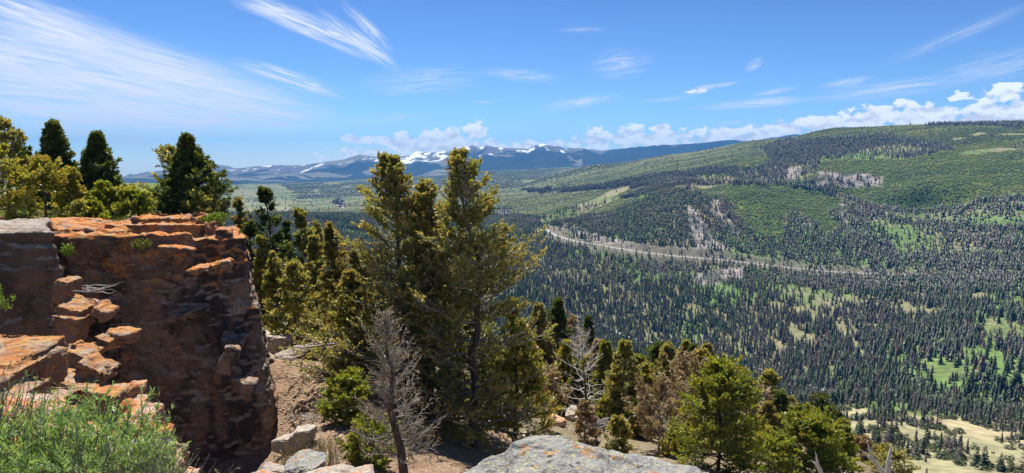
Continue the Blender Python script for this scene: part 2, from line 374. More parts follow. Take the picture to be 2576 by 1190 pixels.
# columns: x at the horizon -> (range, picture height) going away from the camera
COLS = {
 -400: [(150, 1500), (600, 900), (1200, 640), (1700, 560), (2600, 530), (4200, 500), (6500, 470), (8200, 462)],
 300: [(150, 1500), (600, 900), (1200, 640), (1700, 560), (2600, 530), (4200, 500), (6500, 474), (8200, 466)],
 700: [(150, 1500), (600, 860), (1000, 660), (1400, 590), (1750, 545), (2050, 546), (3000, 515), (4200, 492), (5800, 464), (6300, 461), (7000, 470), (8200, 466)],
 1000: [(150, 1500), (600, 880), (1000, 680), (1400, 600), (1750, 548), (2100, 545), (3000, 505), (4200, 478), (6000, 456), (7500, 448), (8200, 450)],
 1300: [(150, 1500), (600, 1000), (1000, 800), (1200, 700), (1450, 625), (1600, 585), (1900, 560), (2300, 535), (3000, 490), (4000, 462), (5000, 450), (6500, 432), (8200, 428)],
 1500: [(150, 1500), (600, 1050), (1000, 850), (1140, 822), (1250, 740), (1450, 622), (1500, 606), (1560, 590), (1800, 556), (2200, 508), (2700, 468), (3300, 432), (3900, 416), (4600, 418), (6500, 425), (8200, 420)],
 1700: [(150, 1500), (600, 1100), (900, 950), (1030, 880), (1120, 800), (1300, 690), (1400, 655), (1440, 628), (1650, 540), (1950, 470), (2100, 458), (2400, 435), (2900, 404), (3500, 389), (4300, 404), (8200, 430)],
 1900: [(150, 1500), (450, 1140), (700, 1020), (930, 938), (1020, 860), (1180, 755), (1370, 672), (1400, 663), (1440, 632), (1600, 555), (1800, 484), (1900, 464), (1990, 470), (2060, 492), (2200, 446), (2500, 398), (2900, 374), (3300, 354), (4000, 376), (8200, 440)],
 2100: [(150, 1500), (300, 1200), (430, 1080), (560, 1030), (700, 1014), (800, 998), (880, 950), (1000, 870), (1150, 778), (1370, 690), (1400, 684), (1440, 658), (1620, 580), (1800, 520), (1870, 496), (1960, 520), (2060, 520), (2150, 450), (2300, 410), (2600, 362), (3000, 323), (3600, 350), (8200, 440)],
 2300: [(150, 1500), (250, 1260), (330, 1170), (420, 1090), (520, 1030), (560, 1016), (700, 1022), (810, 1007), (880, 950), (1000, 868), (1150, 780), (1360, 700), (1400, 692), (1460, 665), (1620, 600), (1800, 545), (1920, 530), (1960, 480), (2050, 448), (2250, 405), (2600, 352), (3000, 313), (3600, 340), (8200, 440)],
 2576: [(150, 1500), (260, 1260), (350, 1180), (440, 1120), (560, 1070), (680, 1045), (740, 1040), (880, 920), (1000, 850), (1150, 770), (1350, 705), (1400, 697), (1600, 610), (1800, 530), (1950, 478), (2200, 420), (2600, 346), (3000, 309), (3600, 330), (8200, 440)],
 2950: [(150, 1500), (260, 1300), (350, 1220), (440, 1150), (560, 1090), (740, 1050), (880, 930), (1150, 780), (1400, 700), (1600, 610), (1800, 530), (1950, 478), (2200, 420), (2600, 340), (3000, 300), (3600, 330), (8200, 440)],
}
NAZ = 900; AZ0, AZ1 = R(-62), R(62)
AZ = np.linspace(AZ0, AZ1, NAZ)
RR = np.concatenate([np.geomspace(110, 600, 90, endpoint=False), np.linspace(600, 3800, 500, endpoint=False), np.geomspace(3800, 8300, 120)])
def build_Z():
    xs = sorted(COLS); ca = np.array([math.atan2((x - 1288) / FPX, CP + 0.105 * SP) for x in xs])
    prof = []
    for x, a in zip(xs, ca):
        r = np.array([p[0] for p in COLS[x]], float); z = np.array([zrow(a, p[1], p[0]) for p in COLS[x]])
        zz = np.interp(RR, r, z)
        k = np.ones(5) / 5; zp = np.pad(zz, 2, mode='edge'); prof.append(np.convolve(zp, k, 'valid'))
    prof = np.array(prof)
    Z = np.zeros((NAZ, len(RR)))
    for i, a in enumerate(AZ):
        j = int(np.clip(np.searchsorted(ca, a) - 1, 0, len(ca) - 2)); t = np.clip((a - ca[j]) / (ca[j + 1] - ca[j]), 0, 1)
        t = 0.5 * t + 0.5 * t * t * (3 - 2 * t)
        Z[i] = prof[j] * (1 - t) + prof[j + 1] * t
    A, Rg = np.meshgrid(AZ, RR, indexing='ij')
    X = np.sin(A) * Rg; Y = np.cos(A) * Rg
    amp = np.interp(Rg, [110, 500, 900, 1800, 2400, 3300, 5000, 8000], [2, 9, 8, 14, 14, 8, 24, 50])
    Z += (fbm(v3(X / 210, Y / 210), 5, 3) - 0.5) * amp
    Z += (fbm(v3(X / 45, Y / 45), 4, 9) - 0.5) * np.interp(Rg, [110, 500, 1900, 2600, 5000], [1, 5, 7, 2, 0])
    rg = np.abs(fbm(v3(X / 120 + 5, Y / 60), 4, 21) - 0.5) * 2
    Z += (rg - 0.3) * np.interp(Rg, [500, 1000, 1500, 2000, 2600], [0, 0, 16, 12, 0])
    # the river runs in a level channel
    return X, Y, Z
GX, GY, GZ = build_Z()
LR = RR
def Hz(X, Y):
    a = np.arctan2(X, Y); r = np.hypot(X, Y)
    fi = np.clip((a - AZ0) / (AZ1 - AZ0) * (NAZ - 1), 0, NAZ - 1.001)
    fj = np.interp(r, LR, np.arange(len(LR))); fj = np.clip(fj, 0, len(LR) - 1.001)
    i = fi.astype(int); j = fj.astype(int); u = fi - i; v = fj - j
    return (GZ[i, j] * (1 - u) * (1 - v) + GZ[i + 1, j] * u * (1 - v) + GZ[i, j + 1] * (1 - u) * v + GZ[i + 1, j + 1] * u * v)
def hit(x, y, rmin=300):
    """where the sight line through a sketch pixel meets the valley terrain"""
    d = pix_dir(x, y); h = math.hypot(d[0], d[1])
    rs = np.linspace(rmin, 6000, 4000)
    z = d[2] / h * rs; X = d[0] / h * rs; Y = d[1] / h * rs
    hz = Hz(X, Y); k = np.nonzero(hz >= z)[0]
    k = k[0] if len(k) else np.argmin(np.abs(hz - z))
    return np.array([X[k], Y[k], hz[k]])
def c3(*p): return [((2600 + x / 1.7) / 1.5528, (450 + y / 1.7) / 1.5528) for x, y in p]
def c7(*p): return [((2800 + x / 1.705) / 1.5528, (1150 + y / 1.705) / 1.5528) for x, y in p]
# --- the river and the road, laid on the terrain (terrain is levelled under them)
def path_on(pts, rmin=300, flat=None):
    P = np.array([hit(x, y, rmin) for x, y in pts])
    # resample
    d = np.concatenate([[0], np.cumsum(np.hypot(*(np.diff(P[:, :2], axis=0).T)))])
    s = np.linspace(0, d[-1], max(8, int(d[-1] / 9)))
    Q = np.stack([np.interp(s, d, P[:, k]) for k in range(3)], -1)
    if flat: Q[:, 0] += (fbm(v3(s / 55, s * 0), 3, 91) - .5) * 60; Q[:, 1] += (fbm(v3(s / 48, s * 0 + 4), 3, 92) - .5) * 60
    for _ in range(6):
        Q[1:-1] = (Q[:-2] + 2 * Q[1:-1] + Q[2:]) / 4
    Q[:, 2] = np.convolve(np.pad(Q[:, 2], 6, mode='edge'), np.ones(13) / 13, 'valid')
    return Q
ROAD = path_on([(1375, 577), (1392, 592), (1440, 606), (1520, 619), (1600, 634), (1680, 644), (1760, 651), (1830, 656), (1900, 664), (1980, 673), (2060, 683), (2150, 689), (2260, 692), (2400, 697), (2520, 700), (2640, 702)], 1000)
RIVER = path_on([(1440, 790), (1545, 841), (1640, 868), (1760, 895), (1870, 926), (1940, 950), (2010, 968), (2065, 990), (2135, 1006), (2200, 1010), (2250, 1011), (2320, 1004), (2400, 1012), (2480, 1030), (2600, 1040)], 650, True)
def level(path, w0, w1, dz=0.0):
    global GZ
    P2 = path[:, :2]
    r0 = np.hypot(P2[:, 0], P2[:, 1]); j0 = np.searchsorted(RR, r0.min() - 80); j1 = np.searchsorted(RR, r0.max() + 80)
    X = GX[:, j0:j1]; Y = GY[:, j0:j1]
    best = np.full(X.shape, 1e9); zz = np.zeros(X.shape)
    for p in path[::2]:
        d = np.hypot(X - p[0], Y - p[1]); k = d < best
        best = np.where(k, d, best); zz = np.where(k, p[2], zz)
    w = 1 - sstep(w0, w1, best)
    GZ[:, j0:j1] = GZ[:, j0:j1] * (1 - w) + (zz + dz) * w
    return
level(ROAD, 16, 36)
level(RIVER, 12, 40, -1.2)
PXg, PYg = proj(np.stack([GX, GY, GZ], -1))
# --- land cover polygons (sketch coordinates, then carried by the terrain)
DOME = c3((170, 510), (400, 458), (800, 487), (1212, 570), (1200, 625), (1100, 660), (1160, 750), (1050, 800), (980, 700), (900, 640), (830, 620), (800, 800), (680, 820), (520, 740), (470, 640), (400, 560), (300, 550))
PLAT1 = c3((1020, 305), (1300, 295), (1700, 300), (1900, 250), (2380, 235), (2500, 400), (2380, 410), (2200, 420), (1800, 450), (1740, 510), (1650, 525), (1430, 480), (1400, 420), (1200, 375), (1020, 375))
GREENS = [[(1210, 470), (1300, 455), (1500, 420), (1700, 392), (1900, 352), (2060, 330), (2180, 345), (2060, 350), (2000, 395), (1900, 420), (1820, 440), (1740, 440), (1650, 465), (1560, 490), (1460, 530), (1380, 550), (1290, 545), (1230, 525), (1200, 500)],
          DOME, PLAT1, [(1900, 350), (2040, 312), (2200, 312), (2500, 320), (2620, 330), (2620, 420), (2400, 400), (2280, 385), (2150, 372), (2000, 385)],
          [(680, 465), (760, 455), (860, 450), (940, 455), (1000, 470), (1000, 520), (900, 525), (800, 510), (740, 500), (690, 480)]]
DARKS = [c3((640, 215), (760, 170), (1000, 160), (1500, 130), (1560, 165), (1800, 180), (1910, 235), (1600, 290), (1300, 290), (1050, 312), (1000, 380), (900, 430), (1000, 500), (1200, 560), (750, 470), (400, 455), (-900, 520), (-950, 500), (-500, 470), (0, 385), (200, 365), (600, 350), (720, 300)),
         c3((1450, 62), (2500, 28), (2500, 70), (2200, 110), (1900, 100), (1480, 90)), c3((1480, 95), (2000, 130), (2380, 160), (2380, 190), (1900, 200), (1500, 130)),
         c3((280, 235), (620, 225), (620, 265), (280, 250)), [(1560, 500), (1700, 450), (1800, 440), (1960, 436), (2060, 452), (2140, 500), (2210, 535), (2130, 512), (2060, 484), (1980, 468), (1830, 458), (1740, 478), (1700, 495)]]
MEADOW = [[(1345, 560), (1420, 528), (1500, 497), (1540, 478), (1590, 466), (1560, 490), (1500, 528), (1420, 556), (1370, 572)],
          [(1700, 470), (1760, 461), (1812, 464), (1790, 474), (1720, 478)], c3((1880, 250), (2180, 215), (2380, 215), (2330, 238), (2060, 262)), c3((1900, 158), (1990, 152), (1990, 162), (1900, 170)), c3((2180, 125), (2380, 118), (2380, 130), (2200, 138)),
          c3((2000, 120), (2110, 120), (2110, 130), (2010, 132)), c3((1570, 150), (1620, 150), (1600, 160)), [(1290, 455), (1350, 448), (1345, 458), (1290, 462)],
          [(570, 462), (700, 458), (745, 490), (735, 528), (600, 535), (560, 500)], [(830, 452), (915, 446), (940, 452), (870, 462), (800, 468)], [(700, 452), (740, 453), (735, 460), (705, 462)], [(780, 478), (800, 476), (820, 480), (790, 484)],
          [(1170, 412), (1330, 402), (1420, 406), (1300, 418), (1190, 424)], [(860, 470), (880, 467), (900, 470), (872, 475)],
          c7((500, 200), (560, 230), (700, 300), (640, 330), (560, 340), (500, 290), (480, 240)), c7((390, 330), (470, 340), (480, 400), (380, 410)), c7((1770, 130), (1850, 140), (2046, 220), (2046, 330), (1900, 300), (1780, 340), (1740, 300), (1800, 220)),
          c7((1380, 460), (1470, 480), (1640, 520), (1620, 560), (1500, 550), (1400, 510)), c7((780, 220), (870, 180), (880, 260), (980, 380), (1040, 440), (960, 440), (860, 300)), c7((620, 0), (720, 0), (760, 60), (700, 60)),
          c7((1700, 620), (1760, 640), (1740, 700)), c7((700, 480), (800, 490), (820, 530), (740, 530)), c7((1210, 490), (1300, 490), (1310, 520), (1220, 520))]
TALUS = [[(1760, 690), (1830, 668), (1880, 672), (1870, 700), (1800, 722), (1745, 715)], c3((290, 555), (350, 570), (400, 680), (520, 790), (500, 810), (400, 760), (330, 640)), c3((120, 600), (200, 620), (330, 840), (480, 900), (200, 890), (130, 700)),
         c3((1010, 375), (1430, 400), (1440, 470), (1250, 480), (930, 490), (1020, 420)), c3((-700, 700), (-560, 760), (-300, 830), (0, 870), (280, 900), (0, 920), (-400, 860), (-700, 760)), c3((910, 650), (960, 680), (1010, 770), (950, 740)), c3((800, 360), (900, 330), (920, 380), (780, 450)),
         c3((1150, 640), (1200, 560), (1240, 700), (1200, 800)), [(1235, 525), (1275, 522), (1290, 535), (1240, 540)], [(835, 505), (862, 503), (870, 525), (845, 528)]]
SPUR = c7((760, 930), (900, 860), (760, 790), (640, 740), (1000, 760), (1120, 830), (1250, 790), (1500, 830), (1650, 930), (1800, 1010), (2100, 1130), (2200, 1300), (700, 1300))
GREENSLOPE = c7((600, 730), (900, 735), (1000, 770), (900, 870), (760, 850)) 
def anyin(L, x, y):
    c = np.zeros(np.shape(x), bool)
    for p in L: c |= inpoly(x, y, p)
    return c
def cover(PX, PY, X, Y):
    """0 forest, 1 young green forest, 2 meadow, 3 talus, 4 tan spur"""
    wob = (fbm(v3(X / 60, Y / 60), 4, 77) - 0.5)
    wx = PX + wob * 34; wy = PY + (fbm(v3(X / 60, Y / 60 + 90), 4, 78) - 0.5) * 15
    r = np.hypot(X, Y)
    c = np.zeros(PX.shape, int)
    far = (r > 1900) & (PY < 545); c[far] = 1
    c[anyin(DARKS, wx, wy) & (r > 1500)] = 0
    c[anyin(GREENS, wx, wy) & (r > 1400)] = 1
    c[anyin([DARKS[0], DARKS[-1]], wx, wy) & (r > 1500) & ~inpoly(wx, wy, DOME)] = 0
    c[anyin(MEADOW, wx, wy)] = 2
    c[anyin(TALUS, wx, wy) & (r > 900)] = 3
    c[inpoly(wx, wy, SPUR) & (r < 640)] = 4
    c[(r < 600) & (PX > 2050) & (PY > 1050)] = 4
    return c
CV = cover(PXg, PYg, GX, GY)
n_l = fbm(v3(GX / 130, GY / 130), 5, 31); n_s = fbm(v3(GX / 22, GY / 22), 4, 41); n_m = fbm(v3(GX / 400, GY / 400), 4, 55)
tcol = np.zeros(GX.shape + (3,))
def lerp(a, b, t): return np.array(a) * (1 - t[..., None]) + np.array(b) * t[..., None]
grassy = lerp((0.21, 0.20, 0.10), (0.13, 0.205, 0.055), sstep(0.42, 0.58, n_l))
grassy = grassy * (0.8 + 0.4 * n_s[..., None])
tcol[:] = grassy
young = lerp((0.058, 0.094, 0.018), (0.140, 0.165, 0.026), sstep(0.40, 0.60, 0.55 * n_m + 0.45 * n_s))
tcol = np.where((CV == 1)[..., None], young, tcol)
far_dark = (GY > 2200) & (CV == 0); tcol = np.where(far_dark[..., None], lerp((0.03, 0.04, 0.03), (0.07, 0.07, 0.045), n_s), tcol)
mead = lerp((0.24, 0.22, 0.12), (0.13, 0.175, 0.055), sstep(0.40, 0.60, n_l)); tcol = np.where((CV == 2)[..., None], mead, tcol)
fm = (CV == 2) & (GY > 3000); tcol = np.where(fm[..., None], lerp((0.19, 0.19, 0.10), (0.12, 0.155, 0.055), sstep(0.35, 0.65, n_l)), tcol)
tal = lerp((0.08, 0.09, 0.06), (0.30, 0.26, 0.24), sstep(.35, .6, n_s)); tcol = np.where((CV == 3)[..., None], tal, tcol)
spr = lerp((0.42, 0.34, 0.20), (0.28, 0.26, 0.14), sstep(0.50, 0.68, n_l)); tcol = np.where((CV == 4)[..., None], spr, tcol)
rdist = np.full(GX.shape, 1e9); j0, j1 = np.searchsorted(RR, [1000, 2400])
for p in ROAD[::3]: rdist[:, j0:j1] = np.minimum(rdist[:, j0:j1], np.hypot(GX[:, j0:j1] - p[0], GY[:, j0:j1] - p[1]))
wr = (1 - sstep(22, 60, rdist + 30 * (n_s - .5)))[..., None]; tcol = tcol * (1 - wr) + lerp((0.13, 0.12, 0.075), (0.22, 0.195, 0.15), n_s) * wr
# soften
for _ in range(1):
    t = tcol.copy(); t[1:-1, 1:-1] = (tcol[:-2, 1:-1] + tcol[2:, 1:-1] + tcol[1:-1, :-2] + tcol[1:-1, 2:] + 2 * tcol[1:-1, 1:-1]) / 6; tcol = t
M_terrain = attr_mat('valley_ground', 0.95, 0.28, 0.12)
def part_grid(name, j0, j1, label=None):
    V = np.stack([GX[:, j0:j1], GY[:, j0:j1], GZ[:, j0:j1]], -1).reshape(-1, 3)
    me = mesh_np(name, V, grid_faces(NAZ, j1 - j0)[:, ::-1], M_terrain, tcol[:, j0:j1].reshape(-1, 3), True)
    return tag(link(name, me), kind='structure')
jm = int(np.searchsorted(RR, 3800))
part_grid('valley', 0, jm)
part_grid('distant_plain', jm - 1, len(RR))

def strip(path, w, lift, name, mat, wvar=0):
    d = np.gradient(path[:, :2], axis=0); d /= np.linalg.norm(d, axis=1)[:, None] + 1e-9
    nrm = np.stack([-d[:, 1], d[:, 0]], -1)
    ww = w * (1 + wvar * (fbm(v3(np.arange(len(path)) / 6.0, np.zeros(len(path))), 3, 5) - 0.5))
    cols = []
    for k in (-1, -0.5, 0, 0.5, 1):
        xy = path[:, :2] + nrm * (k * ww / 2)[:, None]
        cols.append(np.concatenate([xy, (path[:, 2] + lift)[:, None]], 1))
    V = np.stack(cols, 1)
    return tag(link(name, mesh_np(name, V.reshape(-1, 3), grid_faces(len(path), 5), mat, smooth=True)), kind='structure')
def simple_mat(name, c1, c2, scale=1.0, rough=0.9, spec=0.2, detail=6):
    m, t = mat_new(name); b = NB(t); o = b.n('ShaderNodeOutputMaterial')
    tc = b.n('ShaderNodeTexCoord').outputs['Object']
    c = b.mix(b.ramp(b.noise(tc, scale, detail), 0.35, 0.65), c1, c2)
    p = b.n('ShaderNodeBsdfPrincipled', {'Base Color': c, 'Roughness': rough, 'Specular IOR Level': spec})
    t.links.new(p.outputs[0], o.inputs[0]); return m
M_road = simple_mat('pale_asphalt', (0.34, 0.33, 0.31), (0.42, 0.40, 0.38), 0.2)
M_shoulder = simple_mat('road_gravel', (0.17, 0.16, 0.12), (0.30, 0.27, 0.22), 0.08)
M_water = simple_mat('river_water', (0.20, 0.22, 0.22), (0.60, 0.62, 0.62), 0.05, 0.3, 0.5)
strip(ROAD, 15, 0.25, 'road_shoulder', M_shoulder, 0.5)
strip(ROAD, 9, 0.55, 'road', M_road)
strip(RIVER, 7, 0.6, 'river', M_water, 1.0)

# --- far mountains
def mountains():
    crest = [(-700, 445), (0, 445), (300, 441), (380, 431), (450, 425), (530, 411), (560, 415), (600, 424), (640, 418), (700, 416), (740, 416), (800, 411), (870, 399), (905, 389), (940, 393), (985, 396), (1030, 391), (1052, 380), (1080, 385), (1120, 381), (1160, 372), (1185, 365), (1205, 371), (1222, 366), (1250, 370), (1290, 372), (1325, 375), (1345, 366), (1365, 362), (1385, 366), (1420, 371), (1470, 374), (1510, 379), (1560, 375), (1600, 370), (1650, 366), (1700, 363), (1760, 360), (1800, 355), (1830, 351), (1865, 355), (1920, 349), (2000, 338), (2300, 350), (3300, 400)]
    na, nr = 1300, 150
    a = np.linspace(R(-50), R(45), na)
    ca = np.array([math.atan2((x - 1288) / FPX, CP + 0.105 * SP) for x, y in crest])
    cy = np.interp(a, ca, [y for x, y in crest])
    cy = cy + (fbm(v3(a * 160, a * 0), 4, 6) - 0.5) * 4.0
    r0, r1 = 8000.0, 12500.0
    zc = zrow(a, cy, r1)
    r = np.concatenate([np.linspace(r0, r1, nr - 12), np.linspace(r1 + 150, r1 + 2500, 12)])
    A, Rg = np.meshgrid(a, r, indexing='ij')
    q = (Rg - r0) / (r1 - r0)
    X = np.sin(A) * Rg; Y = np.cos(A) * Rg
    zb = zrow(A, np.full(A.shape, 462.0) - 30 * sstep(R(-8), R(3), A) , r0)
    qq = np.clip(q, 0, 1)
    n1 = fbm(v3(X / 900, Y / 1500), 5, 61)
    rid = 1 - np.abs(fbm(v3(X / 700, Y / 1900 + 7), 5, 62) - 0.5) * 4
    Z = zb + (zc[:, None] - zb) * (0.25 * qq + 0.75 * qq ** 1.9)
    Z += ((n1 - 0.5) * 260 + (rid - 0.5) * 130) * np.sin(np.pi * qq) ** 0.8 * 0.6
    Z = np.where(q > 1, zc[:, None] - (q - 1) * 900, Z)
    V = np.stack([X, Y, Z], -1)
    px, py = proj(V)
    dz = np.gradient(Z, axis=0) / (np.gradient(X, axis=0) + 1e-6)
    n2 = fbm(v3(X / 260, Y / 700), 5, 63); n3 = fbm(v3(X / 90, Y / 300), 4, 64)
    depth_below = py - cy[:, None]                      # how far below the crest line
    # treeline lower in the middle, none on the right
    tl = np.interp(A, [R(-40), R(-22), R(-14), R(-3), R(3), R(7), R(9)], [10, 22, 20, 18, 11, 6, -5])
    alp = sstep(0, 8, tl + (n2 - 0.5) * 46 - depth_below)
    sn = np.interp(A, [R(-40), R(-24), R(-15), R(-9), R(-5), R(0), R(2.5), R(5), R(8), R(9)], [0.45, 0.5, 0.52, 0.7, 0.85, 0.62, 0.85, 0.55, 0.2, 0.0])
    snow = sstep(0.0, 0.05, n3 * 0.55 + n2 * 0.45 + np.clip(dz, -.6, .6) * 0.10 - (0.74 - 0.27 * sn) - depth_below * 0.003) * alp
    forest = lerp((0.020, 0.032, 0.022), (0.035, 0.05, 0.028), n3)
    bare = sstep(0.60, 0.64, fbm(v3(X / 500, Y / 420), 4, 70)) * sstep(0.05, .2, qq)
    alpine = lerp((0.10, 0.095, 0.08), (0.19, 0.18, 0.15), n3)
    c = forest * (1 - alp[..., None]) + alpine * alp[..., None]
    c = c * (1 - bare[..., None] * 0.9 * (A < R(6))[..., None]) + np.array((0.2, 0.19, 0.13)) * (bare * 0.9 * (A < R(6)))[..., None]
    c = c * (1 - snow[..., None]) + np.array((0.88, 0.90, 0.92)) * snow[..., None]
    me = mesh_np('mountains', V.reshape(-1, 3), grid_faces(na, nr)[:, ::-1], attr_mat('mountain_surface', 0.95), c.reshape(-1, 3), True)
    tag(link('mountains', me), kind='structure')
mountains()

# ------------------------------------------------------------------ near ground
CLIFF_XY = [(-34, 19.5), (-17.6, 19.8), (-16.0, 21.0), (-15.9, 23.6), (-13.2, 24.4), (-10.9, 25.4), (-10.5, 26.2), (-12.2, 29.5), (-14.8, 34.5), (-18, 42), (-24, 54), (-36, 76), (-60, 80), (-60, 19)]
LEDGE_XY = [(-9, -3), (-6.5, 5.5), (-4.6, 7.0), (-2.6, 5.6), (-1.5, 4.6), (0.2, 3.3), (2.2, 3.2), (4, 2.2), (7, -1), (7, -6), (-9, -6)]
ctl = [(770, 980, 27), (720, 1100, 23), (850, 940, 30), (700, 870, 33), (800, 885, 34), (600, 1230, 22), (690, 1150, 24), (640, 1190, 23), (1247, 1165, 27), (1450, 1050, 52), (1700, 1150, 36), (1900, 1260, 26), (2200, 1270, 36), (1500, 985, 72),
       (1800, 1010, 78), (2100, 1150, 66), (1000, 1200, 21), (2500, 1300, 50), (1120, 1050, 34), (880, 830, 48), (1300, 960, 60), (700, 850, 44), (1500, 1420, 16), (1100, 1400, 13), (2576, 1400, 30), (400, 1300, 14), (760, 1330, 12)]
C = np.array([at(*c) for c in ctl])
C = np.vstack([C, [(-30, 30, -11), (-30, 60, -12), (-12, 60, -17), (0, 95, -62), (30, 95, -70), (60, 90, -70), (-30, 100, -50), (0, 125, -95), (45, 115, -98), (-45, 120, -80), (80, 80, -68), (90, 40, -55), (60, 10, -38), (20, 0, -12), (-20, 5, -9), (-60, 60, -20), (-90, 90, -60), (-60, 0, -8), (100, 100, -100)]])
def tps(P, C):
    K = lambda d: np.where(d > 0, d * d * np.log(d + 1e-9), 0)
    n = len(C); A = np.zeros((n + 3, n + 3)); D = np.hypot(C[:, None, 0] - C[None, :, 0], C[:, None, 1] - C[None, :, 1])
    A[:n, :n] = K(D) + np.eye(n) * 2.0; A[:n, n] = 1; A[:n, n + 1:] = C[:, :2]; A[n, :n] = 1; A[n + 1:, :n] = C[:, :2].T
    w = np.linalg.solve(A, np.concatenate([C[:, 2], [0, 0, 0]]))
    o = np.zeros(P.shape[0])
    for i in range(n): o += w[i] * K(np.hypot(P[:, 0] - C[i, 0], P[:, 1] - C[i, 1]))
    return o + w[n] + P[:, 0] * w[n + 1] + P[:, 1] * w[n + 2]
def Gz(X, Y):
    X = np.atleast_1d(np.asarray(X, float)); Y = np.atleast_1d(np.asarray(Y, float)); sh = X.shape
    X = X.ravel(); Y = Y.ravel(); r = np.hypot(X, Y)
    z = tps(np.stack([X, Y], -1), C)
    z += (fbm(v3(X / 5, Y / 5), 5, 12) - 0.5) * 1.3 * sstep(8, 20, r) + (fbm(v3(X / 0.9, Y / 0.9), 4, 13) - 0.5) * 0.22
    dc = polydist(X, Y, CLIFF_XY); top = -2.42 + 0.12 * (fbm(v3(X / 2, Y / 2), 4, 14) - 0.5) + 0.011 * np.clip(Y - 25, 0, 60)
    w = sstep(0.35, 1.2, dc); z = z * (1 - w) + top * w
    dl = polydist(X, Y, LEDGE_XY); tl = -2.05 + 0.25 * (fbm(v3(X / 1.2, Y / 1.2), 4, 15) - 0.5)
    w = sstep(0.0, 0.9, dl); z = z * (1 - w) + tl * w
    far = sstep(95, 135, r); z = z * (1 - far) + np.minimum(Hz(X, Y) - 1.0, 0) * far
    return z.reshape(sh)
def ground():
    na = 520; a = np.linspace(R(-75), R(75), na)
    r = np.concatenate([np.linspace(0.6, 40, 300, endpoint=False), np.geomspace(40, 140, 110)])
    A, Rg = np.meshgrid(a, r, indexing='ij'); X = np.sin(A) * Rg; Y = np.cos(A) * Rg
    Z = Gz(X, Y)
    V = np.stack([X, Y, Z], -1)
    n1 = fbm(v3(X / 2.2, Y / 2.2), 5, 17); n2 = fbm(v3(X / 0.35, Y / 0.35), 4, 18)
    c = lerp((0.30, 0.195, 0.125), (0.40, 0.28, 0.185), n2)
    dry = sstep(0.5, 0.62, n1); c = c * (1 - dry[..., None] * .6) + np.array((0.30, 0.25, 0.13)) * dry[..., None] * .6
    topm = (polydist(X, Y, CLIFF_XY) > 0.8) & (Y > 27)
    c = np.where(topm[..., None], lerp((0.13, 0.21, 0.05), (0.30, 0.28, 0.15), sstep(0.42, 0.6, n1)), c)
    slope = (Rg > 34) & ~topm
    c = np.where(slope[..., None], lerp((0.20, 0.17, 0.09), (0.36, 0.29, 0.20), n2) , c)
    m, t = mat_new('gravelly_soil'); b = NB(t); o = b.n('ShaderNodeOutputMaterial')
    at_ = b.n('ShaderNodeAttribute', attribute_name='tint').outputs['Color']
    tc = b.n('ShaderNodeTexCoord').outputs['Object']
    vo = b.n('ShaderNodeTexVoronoi', {'Vector': tc, 'Scale': 9.0}); nz = b.noise(tc, 5, 8, 0.7)
    sh = b.ramp(vo.outputs['Distance'], 0.1, 0.6, 1.25, 0.7); cc = b.n('ShaderNodeCombineXYZ', {0: sh, 1: sh, 2: sh}).outputs[0]
    cl = b.mix(1.0, at_, cc, 'MULTIPLY'); cl = b.mix(b.ramp(b.noise(tc, 1.1, 5), 0.5, 0.62, 0, .35), cl, (0.20, 0.12, 0.08))
    bp = b.n('ShaderNodeBump', {'Height': b.math('SUBTRACT', nz, vo.outputs['Distance']), 'Strength': 0.7, 'Distance': 0.08})
    p = b.n('ShaderNodeBsdfPrincipled', {'Base Color': cl, 'Roughness': 0.95, 'Normal': bp.outputs[0], 'Specular IOR Level': 0.1})
    t.links.new(p.outputs[0], o.inputs[0])
    tag(link('ground', mesh_np('ground', V.reshape(-1, 3), grid_faces(na, len(r))[:, ::-1], m, c.reshape(-1, 3), True)), kind='structure')
ground()

